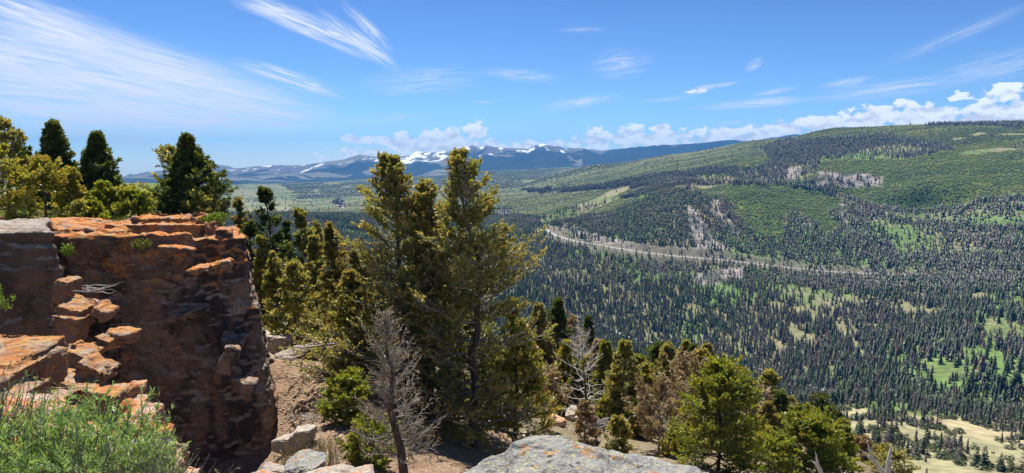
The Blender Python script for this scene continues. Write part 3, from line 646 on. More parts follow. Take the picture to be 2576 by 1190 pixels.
# ------------------------------------------------------------------ rocks
def vnormals(V, F):
    T = F if F.shape[1] == 3 else np.concatenate([F[:, [0, 1, 2]], F[:, [0, 2, 3]]])
    n = np.cross(V[T[:, 1]] - V[T[:, 0]], V[T[:, 2]] - V[T[:, 0]])
    o = np.zeros_like(V)
    for k in range(3): np.add.at(o, T[:, k], n)
    return o / (np.linalg.norm(o, axis=1)[:, None] + 1e-12)
def voxel_union(boxes, voxel):
    """boxes: (centre, full size, (rx,ry,rz) degrees) -> one watertight skin"""
    from mathutils import Euler
    V = []; F = []
    fb = [(0, 1, 3, 2), (4, 6, 7, 5), (0, 4, 5, 1), (2, 3, 7, 6), (0, 2, 6, 4), (1, 5, 7, 3)]
    for c, s, ro in boxes:
        if ro == 'prism':                                # c: top outline, s: (bottom outline, z top, z bottom)
            o = len(V); n = len(c); V += [Vector((x, y, s[1])) for x, y in c] + [Vector((x, y, s[2])) for x, y in s[0]]
            F.append(tuple(range(o, o + n))); F.append(tuple(range(o + 2 * n - 1, o + n - 1, -1)))
            F += [(o + i, o + n + i, o + n + (i + 1) % n, o + (i + 1) % n) for i in range(n)]; continue
        m = Euler([R(a) for a in ro]).to_matrix(); o = len(V)
        for i in range(8):
            p = Vector(((i >> 2 & 1) - .5, (i >> 1 & 1) - .5, (i & 1) - .5)); p = m @ Vector((p.x * s[0], p.y * s[1], p.z * s[2])) + Vector(c); V.append(p)
        F += [tuple(o + k for k in f) for f in fb]
    me = bpy.data.meshes.new('union'); me.from_pydata([tuple(v) for v in V], [], F)
    ob = bpy.data.objects.new('union', me); COL.objects.link(ob)
    md = ob.modifiers.new('r', 'REMESH'); md.mode = 'VOXEL'; md.voxel_size = voxel
    dg = bpy.context.evaluated_depsgraph_get(); ev = ob.evaluated_get(dg); m2 = ev.to_mesh()
    n = len(m2.vertices); co = np.zeros(n * 3, np.float32); m2.vertices.foreach_get('co', co)
    li = np.zeros(len(m2.loops), np.int32); m2.loops.foreach_get('vertex_index', li)
    ls = np.zeros(len(m2.polygons), np.int32); m2.polygons.foreach_get('loop_start', ls)
    ev.to_mesh_clear(); bpy.data.objects.remove(ob); bpy.data.meshes.remove(me)
    return co.reshape(-1, 3).astype(float), li.reshape(-1, 4) if len(li) == 4 * len(ls) else li.reshape(-1, 4)
def weather(V, F, amp=1.0, sc=1.0, tilt=(0.10, -0.06), seed=0, lump=1.0, bedding=1.0):
    """sandstone weathering: bedding planes, blocks, joints, pits"""
    for it in range(2):
        n = vnormals(V, F)
        n = np.nan_to_num(n)
        if it == 0:
            V = V + n * ((fbm(V / (2.2 * sc), 4, seed) - 0.5) * 1.0 * amp * lump)[:, None]; continue
        w = fbm(V / (1.6 * sc), 4, seed + 3)
        zb = V[:, 2] + V[:, 0] * tilt[0] + V[:, 1] * tilt[1] + (w - 0.5) * 0.5 * sc
        side = 1 - np.abs(n[:, 2]) ** 2
        d = 0
        for th, am in ((1.9, 0.26 * bedding), (0.62, 0.05 * bedding), (0.13, 0.022)):
            k = zb / (th * sc); ik = np.floor(k); f = k - ik
            cell = np.floor((V[:, 0] + V[:, 1] * 0.4 + hash3(ik, ik * 0, ik * 0, seed) * 5) / (th * 2.6 * sc))
            cf = (V[:, 0] + V[:, 1] * 0.4 + hash3(ik, ik * 0, ik * 0, seed) * 5) / (th * 2.6 * sc) - cell
            h = hash3(ik, cell, ik * 0, seed + 5)
            seam = np.minimum(sstep(0, 0.10, f), sstep(0, 0.10, 1 - f)) * np.minimum(1, 0.55 + 0.45 * sstep(0, 0.04, np.minimum(cf, 1 - cf)))
            d = d + am * sc * ((h - 0.5) + (seam - 1) * 0.55)
        pit = (fbm(V * np.array([1, 1, 2.2]) / (0.36 * sc), 5, seed + 9, .62) - 0.5) * 0.34 * sc + (fbm(V * np.array([.8, .8, 1.3]) / (0.9 * sc), 3, seed + 19) - 0.5) * 0.30 * sc - np.clip(.035 - np.abs(fbm(V * np.array([.9, .9, 1.5]) / (1.3 * sc), 3, seed + 29) - .5), 0, 1) * 5.5 * sc * .6
        V = V + n * ((d * side + pit) * amp)[:, None]
    return V
def rock_obj(name, boxes, voxel, mat, amp=1.0, sc=1.0, seed=0, tilt=(0.10, -0.06), lump=1.0, parent=None, bedding=1.0):
    V, F = voxel_union(boxes, voxel)
    V = weather(V, F, amp, sc, tilt, seed, lump, bedding)
    return link(name, mesh_np(name, V, F, mat, smooth=False), parent)
# main wall and the nearer darker buttress
def Pz(x, y, Y): p = at(x, y, Y); return p
def prism(top, bot, z1, z0): return (top, (bot, z1, z0), 'prism')
T1 = [(-19, 23.9), (-16.2, 24.0), (-13.4, 24.6), (-12.1, 25.1), (-13.4, 28), (-17, 34), (-30, 36), (-30, 25)]
B1 = [(-19, 23.4), (-15.8, 23.4), (-12.6, 23.7), (-10.6, 24.0), (-12.0, 28), (-16, 34), (-30, 36), (-30, 24)]
T2 = [(-12.6, 25.0), (-11.0, 25.3), (-10.45, 25.9), (-10.9, 27.2), (-12.4, 30.0), (-14, 30)]
B2 = [(-11.8, 23.8), (-10.0, 24.0), (-8.7, 24.4), (-8.9, 25.6), (-10.6, 29.5), (-13, 29.5)]
cliff = rock_obj('cliff', [prism(T1, B1, -2.5, -14.5), prism(T2, B2, -2.75, -14.5),
    ((-13.9, 26.6, -2.35), (3.6, 2.6, 0.42), (1, 2, 12)), ((-13.7, 26.9, -2.05), (2.6, 1.8, 0.30), (2, 1, 10)), ((-16.4, 26.3, -2.5), (4.0, 3.2, 0.36), (-2, 2, -4)),
    ((-11.2, 25.9, -2.75), (0.6, 0.7, 0.7), (4, 2, 12)), ((-12.2, 24.5, -5.5), (1.5, .8, 0.3), (6, -12, 10)),
    ((-10.6, 24.5, -7.2), (.9, .8, 1.6), (0, 9, 14)), (tuple(Pz(528, 672, 24.0)), (1.5, .9, .28), (2, -10, 12)), (tuple(Pz(450, 628, 24.3)), (1.2, .8, .25), (2, 6, 8)), (tuple(Pz(575, 905, 23.4)), (.5, .6, 1.0), (0, 20, 12)), (tuple(Pz(612, 970, 23.6)), (.8, .6, .5), (0, 20, 12)), ((-13.9, 25.3, -2.9), (2.6, 1.0, .9), (20, 4, 10))], 0.07, M_cliff, 0.8, 1.0, 3, (0.24, -0.06), .9, None, .28)
cliff['kind'] = 'structure'
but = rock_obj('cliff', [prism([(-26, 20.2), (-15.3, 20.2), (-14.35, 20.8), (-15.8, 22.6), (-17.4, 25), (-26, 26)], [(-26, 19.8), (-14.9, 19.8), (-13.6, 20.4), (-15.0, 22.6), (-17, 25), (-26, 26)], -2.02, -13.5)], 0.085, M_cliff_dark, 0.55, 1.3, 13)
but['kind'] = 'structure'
def boulder(name, c, s, rot, seed, mat, label, cat='boulder', n=40, bed=0.5, group=None, rough=0.06, planes=12):
    """a faceted rock: a cube-sphere pulled in by random cutting planes, then weathered"""
    rg = np.random.default_rng(seed)
    g = np.linspace(-1, 1, n); A, B = np.meshgrid(g, g, indexing='ij'); o = np.ones_like(A)
    Vs = []; Fs = []; k = 0
    for ax in range(3):
        for sg in (-1, 1):
            q = [None] * 3; q[ax] = o * sg; q[(ax + 1) % 3] = A * sg; q[(ax + 2) % 3] = B
            Vs.append(np.stack(q, -1).reshape(-1, 3)); Fs.append(grid_faces(n, n) + k); k += n * n
    V = np.concatenate(Vs); F = np.concatenate(Fs)
    key = np.round(V * 1e5).astype(np.int64); _, idx, inv = np.unique(key, axis=0, return_index=True, return_inverse=True)
    V = V[idx]; F = inv.ravel()[F]
    D = V / np.linalg.norm(V, axis=1)[:, None]
    pn = rg.normal(size=(planes, 3)); pn /= np.linalg.norm(pn, axis=1)[:, None]
    pn = np.vstack([pn, [[0, 0, 1], [0, 0, -1], [1, .1, 0], [-1, .1, 0], [.1, 1, 0], [.1, -1, 0]]]); h = np.concatenate([rg.uniform(0.72, 1.0, planes), [0.8, .8, .95, .95, .9, .9]])
    dt = D @ pn.T; rr = np.where(dt > 0.05, h[None] / np.maximum(dt, 0.05), 9)
    r = -np.log(np.exp(-14 * rr).sum(1)) / 14
    V = D * r[:, None]
    S = np.array(s, float) / 2; V = V * S
    ms = float(np.mean(S))
    nn = vnormals(V, F)
    V = V + nn * ((fbm(V / (ms * .8), 5, seed) - 0.5) * ms * 0.35 + (fbm(V / (ms * 0.12), 4, seed + 1) - 0.5) * ms * rough)[:, None]
    zb = V[:, 2] / (ms * 0.22) + (fbm(V / ms, 3, seed + 2)) * 2
    f = zb - np.floor(zb); V = V + nn * ((hash3(np.floor(zb), zb * 0, zb * 0, seed) - 0.5) * ms * 0.16 * bed * (1 - np.abs(nn[:, 2])) - (1 - np.minimum(sstep(0, .15, f), sstep(0, .15, 1 - f))) * ms * 0.06 * bed)[:, None]
    ob = link(name, mesh_np(name, V, F, mat, smooth=n > 60)); ob.location = c; ob.rotation_euler = [R(a) for a in rot]
    return tag(ob, label, cat, group)

# lit stepped outcrop in front of the wall
oc = rock_obj('rock_outcrop', [
    (Pz(168, 735, 18.4), (0.34, 0.8, 0.8), (0, 14, 8)), (Pz(190, 790, 18.0), (0.65, 1.0, 0.62), (4, 18, 6)), (Pz(262, 782, 18.0), (0.36, 0.7, 0.24), (4, 30, 10)), (Pz(312, 842, 17.6), (0.5, 0.7, 0.2), (0, 10, 0)),
    (Pz(270, 858, 17.2), (0.4, 0.7, 0.28), (0, 30, 0)), (Pz(205, 895, 16.4), (0.7, 0.8, 0.42), (4, 22, 5)), (Pz(248, 925, 15.8), (0.75, .8, 0.34), (6, 30, 8)), (Pz(200, 975, 15.4), (1.0, .9, 0.5), (4, 14, 8)), (Pz(230, 1030, 15.2), (1.2, .9, 1.1), (0, 12, 8)),
    (Pz(215, 1200, 15.0), (1.5, 1.1, 2.6), (0, 8, 8)), (Pz(165, 900, 17.6), (.7, .8, 2.4), (0, 12, 8))], 0.034, M_ledge, 0.8, 0.42, 23, (0.32, -0.1), 0.35, None, 1.8)
tag(oc, 'stepped orange rock ledges running down in front of the dark cliff wall', 'rock outcrop')
oc2 = rock_obj('rock_ledge', [(Pz(0, 893, 8.6), (1.0, 1.2, 0.22), (3, 4, 6)), (Pz(-30, 915, 8.5), (1.1, 1.2, 0.26), (3, 4, 6)), (Pz(-60, 960, 8.2), (1.3, 1.6, 0.5), (0, 3, 6)), (Pz(-30, 1010, 7.8), (.9, 1.1, 0.35), (2, 6, 4)), (Pz(-50, 1100, 7.8), (1.6, 1.6, 0.8), (0, 3, 4)), (Pz(20, 1120, 7.2), (.9, 1.2, 0.6), (0, 14, 4)), (Pz(60, 1230, 7.0), (1.4, 1.2, 0.8), (0, 12, 4))], 0.022, M_ledge, 0.6, 0.34, 29, (0.10, -0.1), 0.35, None, 1.8)
tag(oc2, 'flat tan rock ledge with thin layers behind the green bush at the left edge', 'rock ledge')
fin = rock_obj('rock_slab', [(Pz(347, 1030, 6.4), (0.14, 0.35, 0.22), (0, 8, 10)), (Pz(352, 1085, 6.1), (0.20, 0.5, 0.34), (4, 14, 8)), (Pz(366, 1150, 5.7), (0.24, 0.6, 0.42), (6, 18, 8)), (Pz(388, 1215, 5.3), (0.28, 0.7, 0.44), (6, 18, 8)), (Pz(400, 1300, 5.1), (0.36, 0.8, 0.5), (6, 12, 8)), (Pz(330, 1300, 5.1), (0.5, 0.8, 0.6), (6, 12, 8))], 0.014, M_slab, 0.5, 0.16, 37, (0.1, -0.1), 0.6)
tag(fin, 'pinkish orange rock slab sloping down just right of the green bush', 'rock slab')
cubeR = boulder('rock', at(347, 975, 7.4), (0.19, 0.22, 0.17), (0, 4, 20), 41, M_slab, 'small squarish orange rock perched at the tip of the pinkish slab', 'rock', 24)
boulder('rock', at(60, 1050, 4.6), (0.55, 0.5, 0.24), (3, 6, 20), 43, M_slab, 'flat orange rock behind the stems of the green bush', 'rock', 40)
boulder('rock', at(90, 1160, 3.4), (0.8, 0.7, 0.35), (3, 6, 70), 44, M_slab, 'orange rock lowest under the green bush in the bottom left corner', 'rock', 40)
boulder('rock', at(300, 1190, 3.3), (0.5, 0.5, 0.25), (3, 6, 10), 45, M_pale, 'pale rock under the right side of the green bush', 'rock', 36)
# the grey boulder at the bottom
def front_boulder():
    nu, nv = 420, 260
    px = np.linspace(1080, 1860, nu); v = np.linspace(0, 1, nv)
    ridge = np.interp(px, [1080, 1160, 1215, 1270, 1290, 1330, 1380, 1405, 1430, 1480, 1540, 1580, 1640, 1700, 1760, 1800, 1860], [1265, 1196, 1170, 1158, 1128, 1118, 1108, 1101, 1104, 1120, 1140, 1150, 1163, 1176, 1186, 1200, 1290])
    Yb = 3.15
    rp = np.array([at(a, b, Yb) for a, b in zip(px, ridge)])
    V = np.zeros((nu, nv, 3))
    s = v * 2 - 1                              # -1 far side, +1 near side
    prof_y = Yb - s * 1.15
    X = rp[:, 0][:, None] * (1 - 0.05 * s[None]); drop = np.where(s > 0, 0.10 * s + 0.22 * s ** 3, 0.9 * np.abs(s) ** 1.3)
    V[..., 0] = X; V[..., 1] = prof_y[None] + 0 * X; V[..., 2] = rp[:, 2][:, None] - drop[None] * 1.0
    ex = np.minimum(px - px[0], px[-1] - px) / 60
    V[..., 2] -= (np.clip(1 - ex, 0, 1) ** 2)[:, None] * 0.6
    nz = fbm(V / 0.30, 5, 88) - 0.5; nf = fbm(V / 0.035, 4, 89) - 0.5; n3 = fbm(V / 0.10, 4, 90) - 0.5
    V[..., 2] += nz * 0.10 + n3 * 0.035 + nf * 0.016
    st = np.floor((V[..., 0] * 0.3 + V[..., 1] * 0.9 + nz) * 3.3)
    V[..., 2] += (hash3(st.astype(int), st.astype(int) * 0, st.astype(int) * 0, 4) - .5) * 0.022
    me = mesh_np('boulder', V.reshape(-1, 3), grid_faces(nu, nv), M_boulder, smooth=True)
    o = link('boulder', me); tag(o, 'grey boulder crusted with yellow green and orange lichen at the bottom centre', 'boulder')
front_boulder()
rocks_small = [
 (765, 1172, 4.4, .30, .34, .09, 51, M_boulder, 'flat green-crusted rock plate lying on the pale ledge left of the dead tree'), (820, 1206, 4.1, .42, .4, .11, 52, M_pale, 'pale orange-flecked ledge stone at the foot of the bare dead tree'),
 (690, 1186, 4.5, .18, .2, .10, 53, M_pale, 'small pale orange stone at the left end of the bottom ledge'), (890, 1216, 4.0, .30, .4, .10, 54, M_pale, 'low pale rock at the bottom edge under the dead tree'),
 (660, 1212, 4.3, .26, .3, .10, 55, M_pale, 'orange tinted stone at the bottom edge beside the cliff base'),
 (728, 1080, 22.5, .85, 1.1, .7, 56, M_pale, 'grey and orange boulder leaning on the gravel patch'), (765, 1085, 22.5, .9, .9, .8, 57, M_pale, 'dark weathered split boulder at the right side of the gravel patch'),
 (690, 875, 32, 1.7, 2.2, 1.5, 58, M_pale, 'brown block with a pale flat top behind the gravel patch'), (755, 905, 31, 2.3, 1.8, .95, 59, M_cliff_dark, 'long brown slab leaning above the dark gap behind the gravel patch'),
 (665, 790, 36, 1.3, 1.3, .55, 60, M_pale, 'pale grey block on top of the pile right of the cliff'), (668, 830, 35, 1.5, 1.5, .9, 61, M_pale, 'wide brown-grey block lower in the pile right of the cliff'), (735, 850, 35, 1.4, 1.4, .7, 62, M_pale, 'pale rounded rock among the trees behind the gravel patch'),
 (785, 830, 38, 1.5, 1.4, .8, 63, M_slab, 'pinkish rock half hidden by pine branches'), (655, 905, 30, 1.1, 1.4, 1.5, 64, M_cliff_dark, 'dark brown block beside the black gap at the cliff corner'),
 (822, 866, 36, 1.3, 1.2, .5, 65, M_pale, 'flat pale rock in the shade of the pines'), (1445, 1040, 48, 1.9, 1.6, 1.5, 66, M_pale, 'grey rock below the bare pine with swept white branches'),
 (1490, 1065, 45, 1.7, 1.5, 1.3, 67, M_boulder, 'grey lichened rock at the foot of the bare pine'), (1420, 1000, 54, 1.6, 1.5, 2.1, 68, M_slab, 'reddish rock step left of the bare pine'), (1540, 1035, 52, 1.6, 1.5, 1.2, 69, M_pale, 'pale rock between the bare pine and the green cone shaped pine'),
 (1625, 1010, 60, 1.6, 1.5, 1.6, 70, M_pale, 'tan rock below the little pines right of the cone shaped pine'), (1400, 1080, 42, 1.4, 1.3, 1.0, 71, M_slab, 'rust coloured rock among brown bushes'), (1330, 1120, 34, 1.0, 1.0, .8, 72, M_pale, 'pale rock behind the left shoulder of the big boulder')]
for (x, y, Y, sx_, sy_, sz_, sd, mt, lb) in rocks_small:
    c = at(x, y, Y)
    if Y > 8:
        g = float(Gz(c[0], c[1])[0]); c[2] = min(c[2], g + sz_ * 0.42) if c[2] > g else max(c[2], g + 0.1 * sz_)
    boulder('boulder' if Y > 20 else 'rock', c, (sx_, sy_, sz_), (random.uniform(-8, 8), random.uniform(-12, 12), random.uniform(0, 90)), sd, mt, lb, 'boulder' if Y > 20 else 'rock', 44)
def stones(name, pts, smin, smax, mat, label, cat, seed):
    rg = np.random.default_rng(seed)
    base = np.array([(1, 0, 0), (-1, 0, 0), (0, 1, 0), (0, -1, 0), (0, 0, .7), (0, 0, -.7)], float); F0 = np.array([(0, 2, 4), (2, 1, 4), (1, 3, 4), (3, 0, 4), (2, 0, 5), (1, 2, 5), (3, 1, 5), (0, 3, 5)])
    n = len(pts); s = rg.uniform(smin, smax, n) * rg.uniform(0.5, 1, n)
    V = base[None] * s[:, None, None] * rg.uniform(0.55, 1.3, (n, 6, 1)) * rg.uniform(.6, 1.2, (n, 1, 3))
    V[..., 2] *= 0.55; a = rg.uniform(0, 6.28, n); ca, sa = np.cos(a)[:, None], np.sin(a)[:, None]
    V = np.stack([V[..., 0] * ca - V[..., 1] * sa, V[..., 0] * sa + V[..., 1] * ca, V[..., 2]], -1) + pts[:, None]
    F = (F0[None] + (np.arange(n) * 6)[:, None, None]).reshape(-1, 3)
    sh = rg.uniform(.7, 1.3, (n, 1, 1)); c = np.where(rg.random((n, 1, 1)) < .3, np.array((0.42, 0.25, 0.16)), np.array((0.40, 0.34, 0.27))) * sh * np.ones((n, 6, 3))
    tag(link(name, mesh_np(name, V.reshape(-1, 3), F, mat, c.reshape(-1, 3))), kind='stuff', label=label, cat=cat)
M_stone = attr_mat('loose_stone', 0.95, 0.2, 20)
rg = np.random.default_rng(3)
pp = []
for k in range(5200):
    x = rg.uniform(660, 960); y = rg.uniform(900, 1200); Y = rg.uniform(14, 40)
    X = (x - 1288) / FPX * Y; pp.append((X, Y))
for k in range(2600):
    Y = rg.uniform(34, 80); X = rg.uniform(-.1, .5) * Y; pp.append((X, Y))
pp = np.array(pp); pp = pp[polydist(pp[:, 0], pp[:, 1], CLIFF_XY) < 0]
stones('gravel', np.concatenate([pp, Gz(pp[:, 0], pp[:, 1])[:, None]], 1), 0.025, 0.13, M_stone, 'scattered tan stones and gravel on the bare slope', 'gravel', 5)

# ------------------------------------------------------------------ tree builder
def tubes(P, Rd, ns=3):
    """P (n,k,3) polylines, Rd (n,k) radii -> vertices, quads"""
    n, k, _ = P.shape
    T = np.gradient(P, axis=1); T /= np.linalg.norm(T, axis=2)[..., None] + 1e-9
    ref = np.where(np.abs(T[..., 2:3]) > 0.9, np.array([1.0, 0, 0]), np.array([0, 0, 1.0]))
    U = np.cross(T, ref); U /= np.linalg.norm(U, axis=2)[..., None] + 1e-9; W_ = np.cross(T, U)
    an = np.arange(ns) / ns * 2 * np.pi
    V = P[:, :, None] + (U[:, :, None] * np.cos(an)[None, None, :, None] + W_[:, :, None] * np.sin(an)[None, None, :, None]) * Rd[:, :, None, None]
    b = (np.arange(n) * k * ns)[:, None, None] + (np.arange(k - 1) * ns)[None, :, None]
    s = np.arange(ns)[None, None]; s2 = (s + 1) % ns
    F = np.stack([b + s, b + s2, b + ns + s2, b + ns + s], -1).reshape(-1, 4)
    return V.reshape(-1, 3), F
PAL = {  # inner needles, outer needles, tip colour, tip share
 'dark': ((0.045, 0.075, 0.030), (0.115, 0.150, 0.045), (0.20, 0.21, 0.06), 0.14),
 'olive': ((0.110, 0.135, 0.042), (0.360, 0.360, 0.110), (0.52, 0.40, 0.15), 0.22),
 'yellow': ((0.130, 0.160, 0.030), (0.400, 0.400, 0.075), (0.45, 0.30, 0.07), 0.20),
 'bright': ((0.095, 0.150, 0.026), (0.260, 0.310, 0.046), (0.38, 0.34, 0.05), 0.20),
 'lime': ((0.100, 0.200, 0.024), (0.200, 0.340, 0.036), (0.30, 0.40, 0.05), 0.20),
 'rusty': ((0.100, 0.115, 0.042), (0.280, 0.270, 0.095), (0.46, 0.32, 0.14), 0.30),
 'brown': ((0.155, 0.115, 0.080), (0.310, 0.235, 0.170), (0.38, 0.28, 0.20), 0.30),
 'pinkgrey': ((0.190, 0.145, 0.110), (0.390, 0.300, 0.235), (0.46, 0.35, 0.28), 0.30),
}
def conifer(name, label, cat, base, top, hw, pal, seed, nb=80, nt_=14, nl=28, leaf=0.14, b0=0.06, shape=0.8, e0=-12, e1=45, curve=0.25, irr=0.45, tuft=0.2, bark=None, twig=1.0, wind=0.0, group=None, flat=0.6, dense=1.0, round_=0.0, trunk_r=None, lw=0.46, bark_t=None):
    rg = np.random.default_rng(seed)
    base = np.array(base, float); top = np.array(top, float); H = top[2] - base[2]
    ts = np.linspace(0, 1, 14)
    wob = np.cumsum(rg.normal(0, 0.012 * H, (14, 2)), 0); wob -= wob[-1:] * ts[:, None]; wob *= np.sin(np.pi * ts)[:, None]
    TP = base[None] + (top - base)[None] * ts[:, None]; TP[:, :2] += wob; TP[0, 2] -= 0.4
    tr = (trunk_r or H * 0.017) ; TR = tr * (1 - ts) ** 0.85 + 0.008; TR[0] *= 1.35
    root = empty(name, tuple(base)); tag(root, label, cat, group)
    bark = bark or M_bark; tbark = bark_t or bark
    def loc(V): return V - base
    V, F = tubes(TP[None], TR[None], 9)
    link('trunk', mesh_np('trunk', loc(V), F, tbark, smooth=True), root)
    u = np.sort(rg.random(nb) ** 0.92)
    t = b0 + (0.985 - b0) * u
    prof = (1 - u) ** shape * (1 - round_) + np.sqrt(np.clip(1 - (2 * u - 0.85) ** 2 / 1.35, 0, 1)) * round_
    low = np.minimum(1, 0.55 + u * 4)
    az_ = np.arange(nb) * 2.399 + rg.normal(0, 0.5, nb)
    lobe = 1 + irr * (fbm(v3(np.cos(az_) * 1.3 + seed, np.sin(az_) * 1.3, u * 5), 3, seed) - 0.5) * 2
    L = 1.22 * hw * (prof * low * lobe * rg.uniform(1 - irr * 0.6, 1.1, nb) + 0.05)
    L *= 1 + wind * np.cos(az_)                                 # longer on the lee side (+x)
    e = R(e0) + (R(e1) - R(e0)) * u ** 1.3 + rg.normal(0, R(7), nb)
    hd = np.stack([np.cos(az_), np.sin(az_), np.zeros(nb)], -1)
    k = 6; s = np.linspace(0, 1, k)
    st = np.stack([np.interp(t, ts, TP[:, i]) for i in range(3)], -1)
    side0 = np.stack([-np.sin(az_), np.cos(az_), np.zeros(nb)], -1)
    bend = rg.normal(0, 0.10, nb)
    BP = st[:, None] + L[:, None, None] * (hd[:, None] * (s[None, :, None] * np.cos(e)[:, None, None]) + side0[:, None] * (bend[:, None, None] * s[None, :, None] ** 2))
    BP[..., 2] += L[:, None] * (s[None] * np.sin(e)[:, None] + curve * s[None] ** 2.2)
    BP[:, 1:] += rg.normal(0, 0.022, (nb, k - 1, 3)) * L[:, None, None]
    br = np.clip(0.016 * L, 0.006, 0.09)[:, None] * (1.15 - s[None])
    V1, F1 = tubes(BP, br, 4)
    # twigs
    T_ = nt_
    sv = np.clip(tuft + (1 - tuft) * (np.arange(T_)[None] + rg.random((nb, T_))) / T_, 0.02, 0.995)
    bi = np.repeat(np.arange(nb), T_); sv = sv.ravel()
    fk = sv * (k - 1); i0 = np.minimum(fk.astype(int), k - 2); w = (fk - i0)[:, None]
    p0 = BP[bi, i0] * (1 - w) + BP[bi, i0 + 1] * w
    tg = BP[bi, i0 + 1] - BP[bi, i0]; tg /= np.linalg.norm(tg, axis=1)[:, None] + 1e-9
    sg = np.where(rg.random(len(bi)) < 0.5, -1.0, 1.0)
    sd = np.cross(tg, [0, 0, 1.0]); sd /= np.linalg.norm(sd, axis=1)[:, None] + 1e-9
    td = tg * rg.uniform(0.35, 0.9, (len(bi), 1)) + sd * (sg * rg.uniform(0.35, 1.0, len(bi)))[:, None] + np.array([0, 0, 1.0]) * rg.normal(0.12, 0.38 * (1 - flat) + 0.16, (len(bi), 1))
    td /= np.linalg.norm(td, axis=1)[:, None]
    TL = L[bi] * (0.10 + 0.34 * (1 - sv) ** 0.8) * rg.uniform(0.6, 1.2, len(bi)) + leaf * 0.9
    TL = np.minimum(TL, hw * 0.45)
    kk = 3; ss = np.linspace(0, 1, kk)
    TWP = p0[:, None] + td[:, None] * (TL[:, None, None] * ss[None, :, None]); TWP[..., 2] += TL[:, None] * 0.10 * ss[None] ** 2
    TWP[:, 1] += rg.normal(0, 0.06, (len(bi), 3)) * TL[:, None]
    V2, F2 = tubes(TWP, (np.clip(0.0035 * leaf / 0.14, 0.002, 0.02) * twig * np.ones(len(bi)))[:, None] * (1.4 - ss[None]), 3)
    link('branches', mesh_np('branches', loc(np.concatenate([V1, V2])), np.concatenate([F1, F2 + len(V1)]), bark), root)
    if nl <= 0: return root
    n = len(bi) * nl
    ti = np.repeat(np.arange(len(bi)), nl)
    w = rg.random(n) ** 0.8 * 1.02
    fk = np.clip(w, 0, 0.999) * 2; i0 = fk.astype(int); f = (fk - i0)[:, None]
    lp = TWP[ti, i0] * (1 - f) + TWP[ti, i0 + 1] * f
    ld = td[ti] * 0.8 + rg.normal(0, 0.55, (n, 3)); ld[:, 2] += 0.15
    ld /= np.linalg.norm(ld, axis=1)[:, None]
    up = rg.normal(0, 0.75, (n, 3)); up[:, 2] += 0.6
    wd = np.cross(ld, up); wd /= np.linalg.norm(wd, axis=1)[:, None] + 1e-9
    keep = rg.random(n) < dense * np.interp(fbm(np.stack([lp[:, 0], lp[:, 1], lp[:, 2]], -1) / (hw * 0.30) + seed, 3, seed + 2), [0.36, 0.44, 0.6], [0.10, 0.95, 1.0])
    lp, ld, wd, ti, w = lp[keep], ld[keep], wd[keep], ti[keep], w[keep]; n = len(lp)
    sl_ = leaf * rg.uniform(0.5, 1.15, n); wl = sl_ * lw * rg.uniform(0.6, 1.2, n)
    q = np.stack([lp - wd * (wl * 0.25)[:, None], lp + ld * (sl_ * .5)[:, None] - wd * (wl * .5)[:, None], lp + ld * sl_[:, None], lp + ld * (sl_ * .45)[:, None] + wd * (wl * .55)[:, None]], 1)
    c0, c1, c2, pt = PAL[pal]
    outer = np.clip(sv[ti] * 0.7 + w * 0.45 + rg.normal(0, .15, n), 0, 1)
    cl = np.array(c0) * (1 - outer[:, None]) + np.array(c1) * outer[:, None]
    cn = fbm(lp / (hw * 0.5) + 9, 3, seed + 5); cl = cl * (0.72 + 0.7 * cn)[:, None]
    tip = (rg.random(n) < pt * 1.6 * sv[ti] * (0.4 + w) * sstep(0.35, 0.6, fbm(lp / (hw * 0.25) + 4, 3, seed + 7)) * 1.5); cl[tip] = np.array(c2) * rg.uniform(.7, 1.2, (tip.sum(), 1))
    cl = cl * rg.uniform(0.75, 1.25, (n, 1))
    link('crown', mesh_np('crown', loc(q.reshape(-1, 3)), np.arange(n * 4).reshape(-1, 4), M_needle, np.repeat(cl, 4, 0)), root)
    return root
# name, top x, top y, distance, half width px, palette, base x offset px, options, label
def plant_tree(x, y, Y, hwp, pal, label, dx=0, ty='pine_tree', cat='tree', gz=None, **kw):
    top = at(x, y, Y)
    X = top[0] + dx * Y / FPX
    g = float(Gz(X, Y)[0]) if gz is None else gz
    g -= 0.05
    if top[2] - g < 0.5: top[2] = g + (0.8 if Y < 32 else 3.0)
    base = (X, Y + 0.0, g)
    px = Y / FPX
    kw.setdefault('leaf', 9.0 * px if Y < 45 else 7.5 * px)
    kw.setdefault('nb', int(np.clip((top[2] - g) / px * 0.14, 26, 120)))
    return conifer(ty, label, cat, base, top, hwp * px, pal, kw.pop('seed', int(x * 7 + y)), **kw)
TOPZ = None
# on the cliff top
plant_tree(8, 305, 30, 75, 'olive', 'tall olive pine cut by the left edge of the picture', irr=.5, e0=10, e1=55, tuft=.25)
plant_tree(-20, 365, 28, 90, 'yellow', 'wide yellow-green pine standing in front at the left edge', irr=.4, e0=5, b0=.02)
plant_tree(105, 405, 29.5, 88, 'yellow', 'bushy yellow-green pine in front of the dark spruces', irr=.45, e0=5, e1=50, b0=.02)
plant_tree(175, 430, 31, 40, 'yellow', 'narrow yellow-green pine leaning on the tall dark spruce', irr=.4, e0=10, b0=.02)
plant_tree(134, 308, 37, 70, 'dark', 'tallest dark spruce standing behind the yellow-green pines', nb=130, b0=.02, shape=1.15, irr=.45, tuft=.3)
plant_tree(62, 372, 38, 42, 'dark', 'small dark spruce showing between two olive pines at left', b0=.02)
plant_tree(200, 440, 36, 45, 'dark', 'low dark spruce between the two tall dark spruces', b0=.02)
plant_tree(243, 341, 37, 66, 'dark', 'second tall dark spruce, right of the tallest one', nb=130, b0=.02, shape=1.15, irr=.45, tuft=.3)
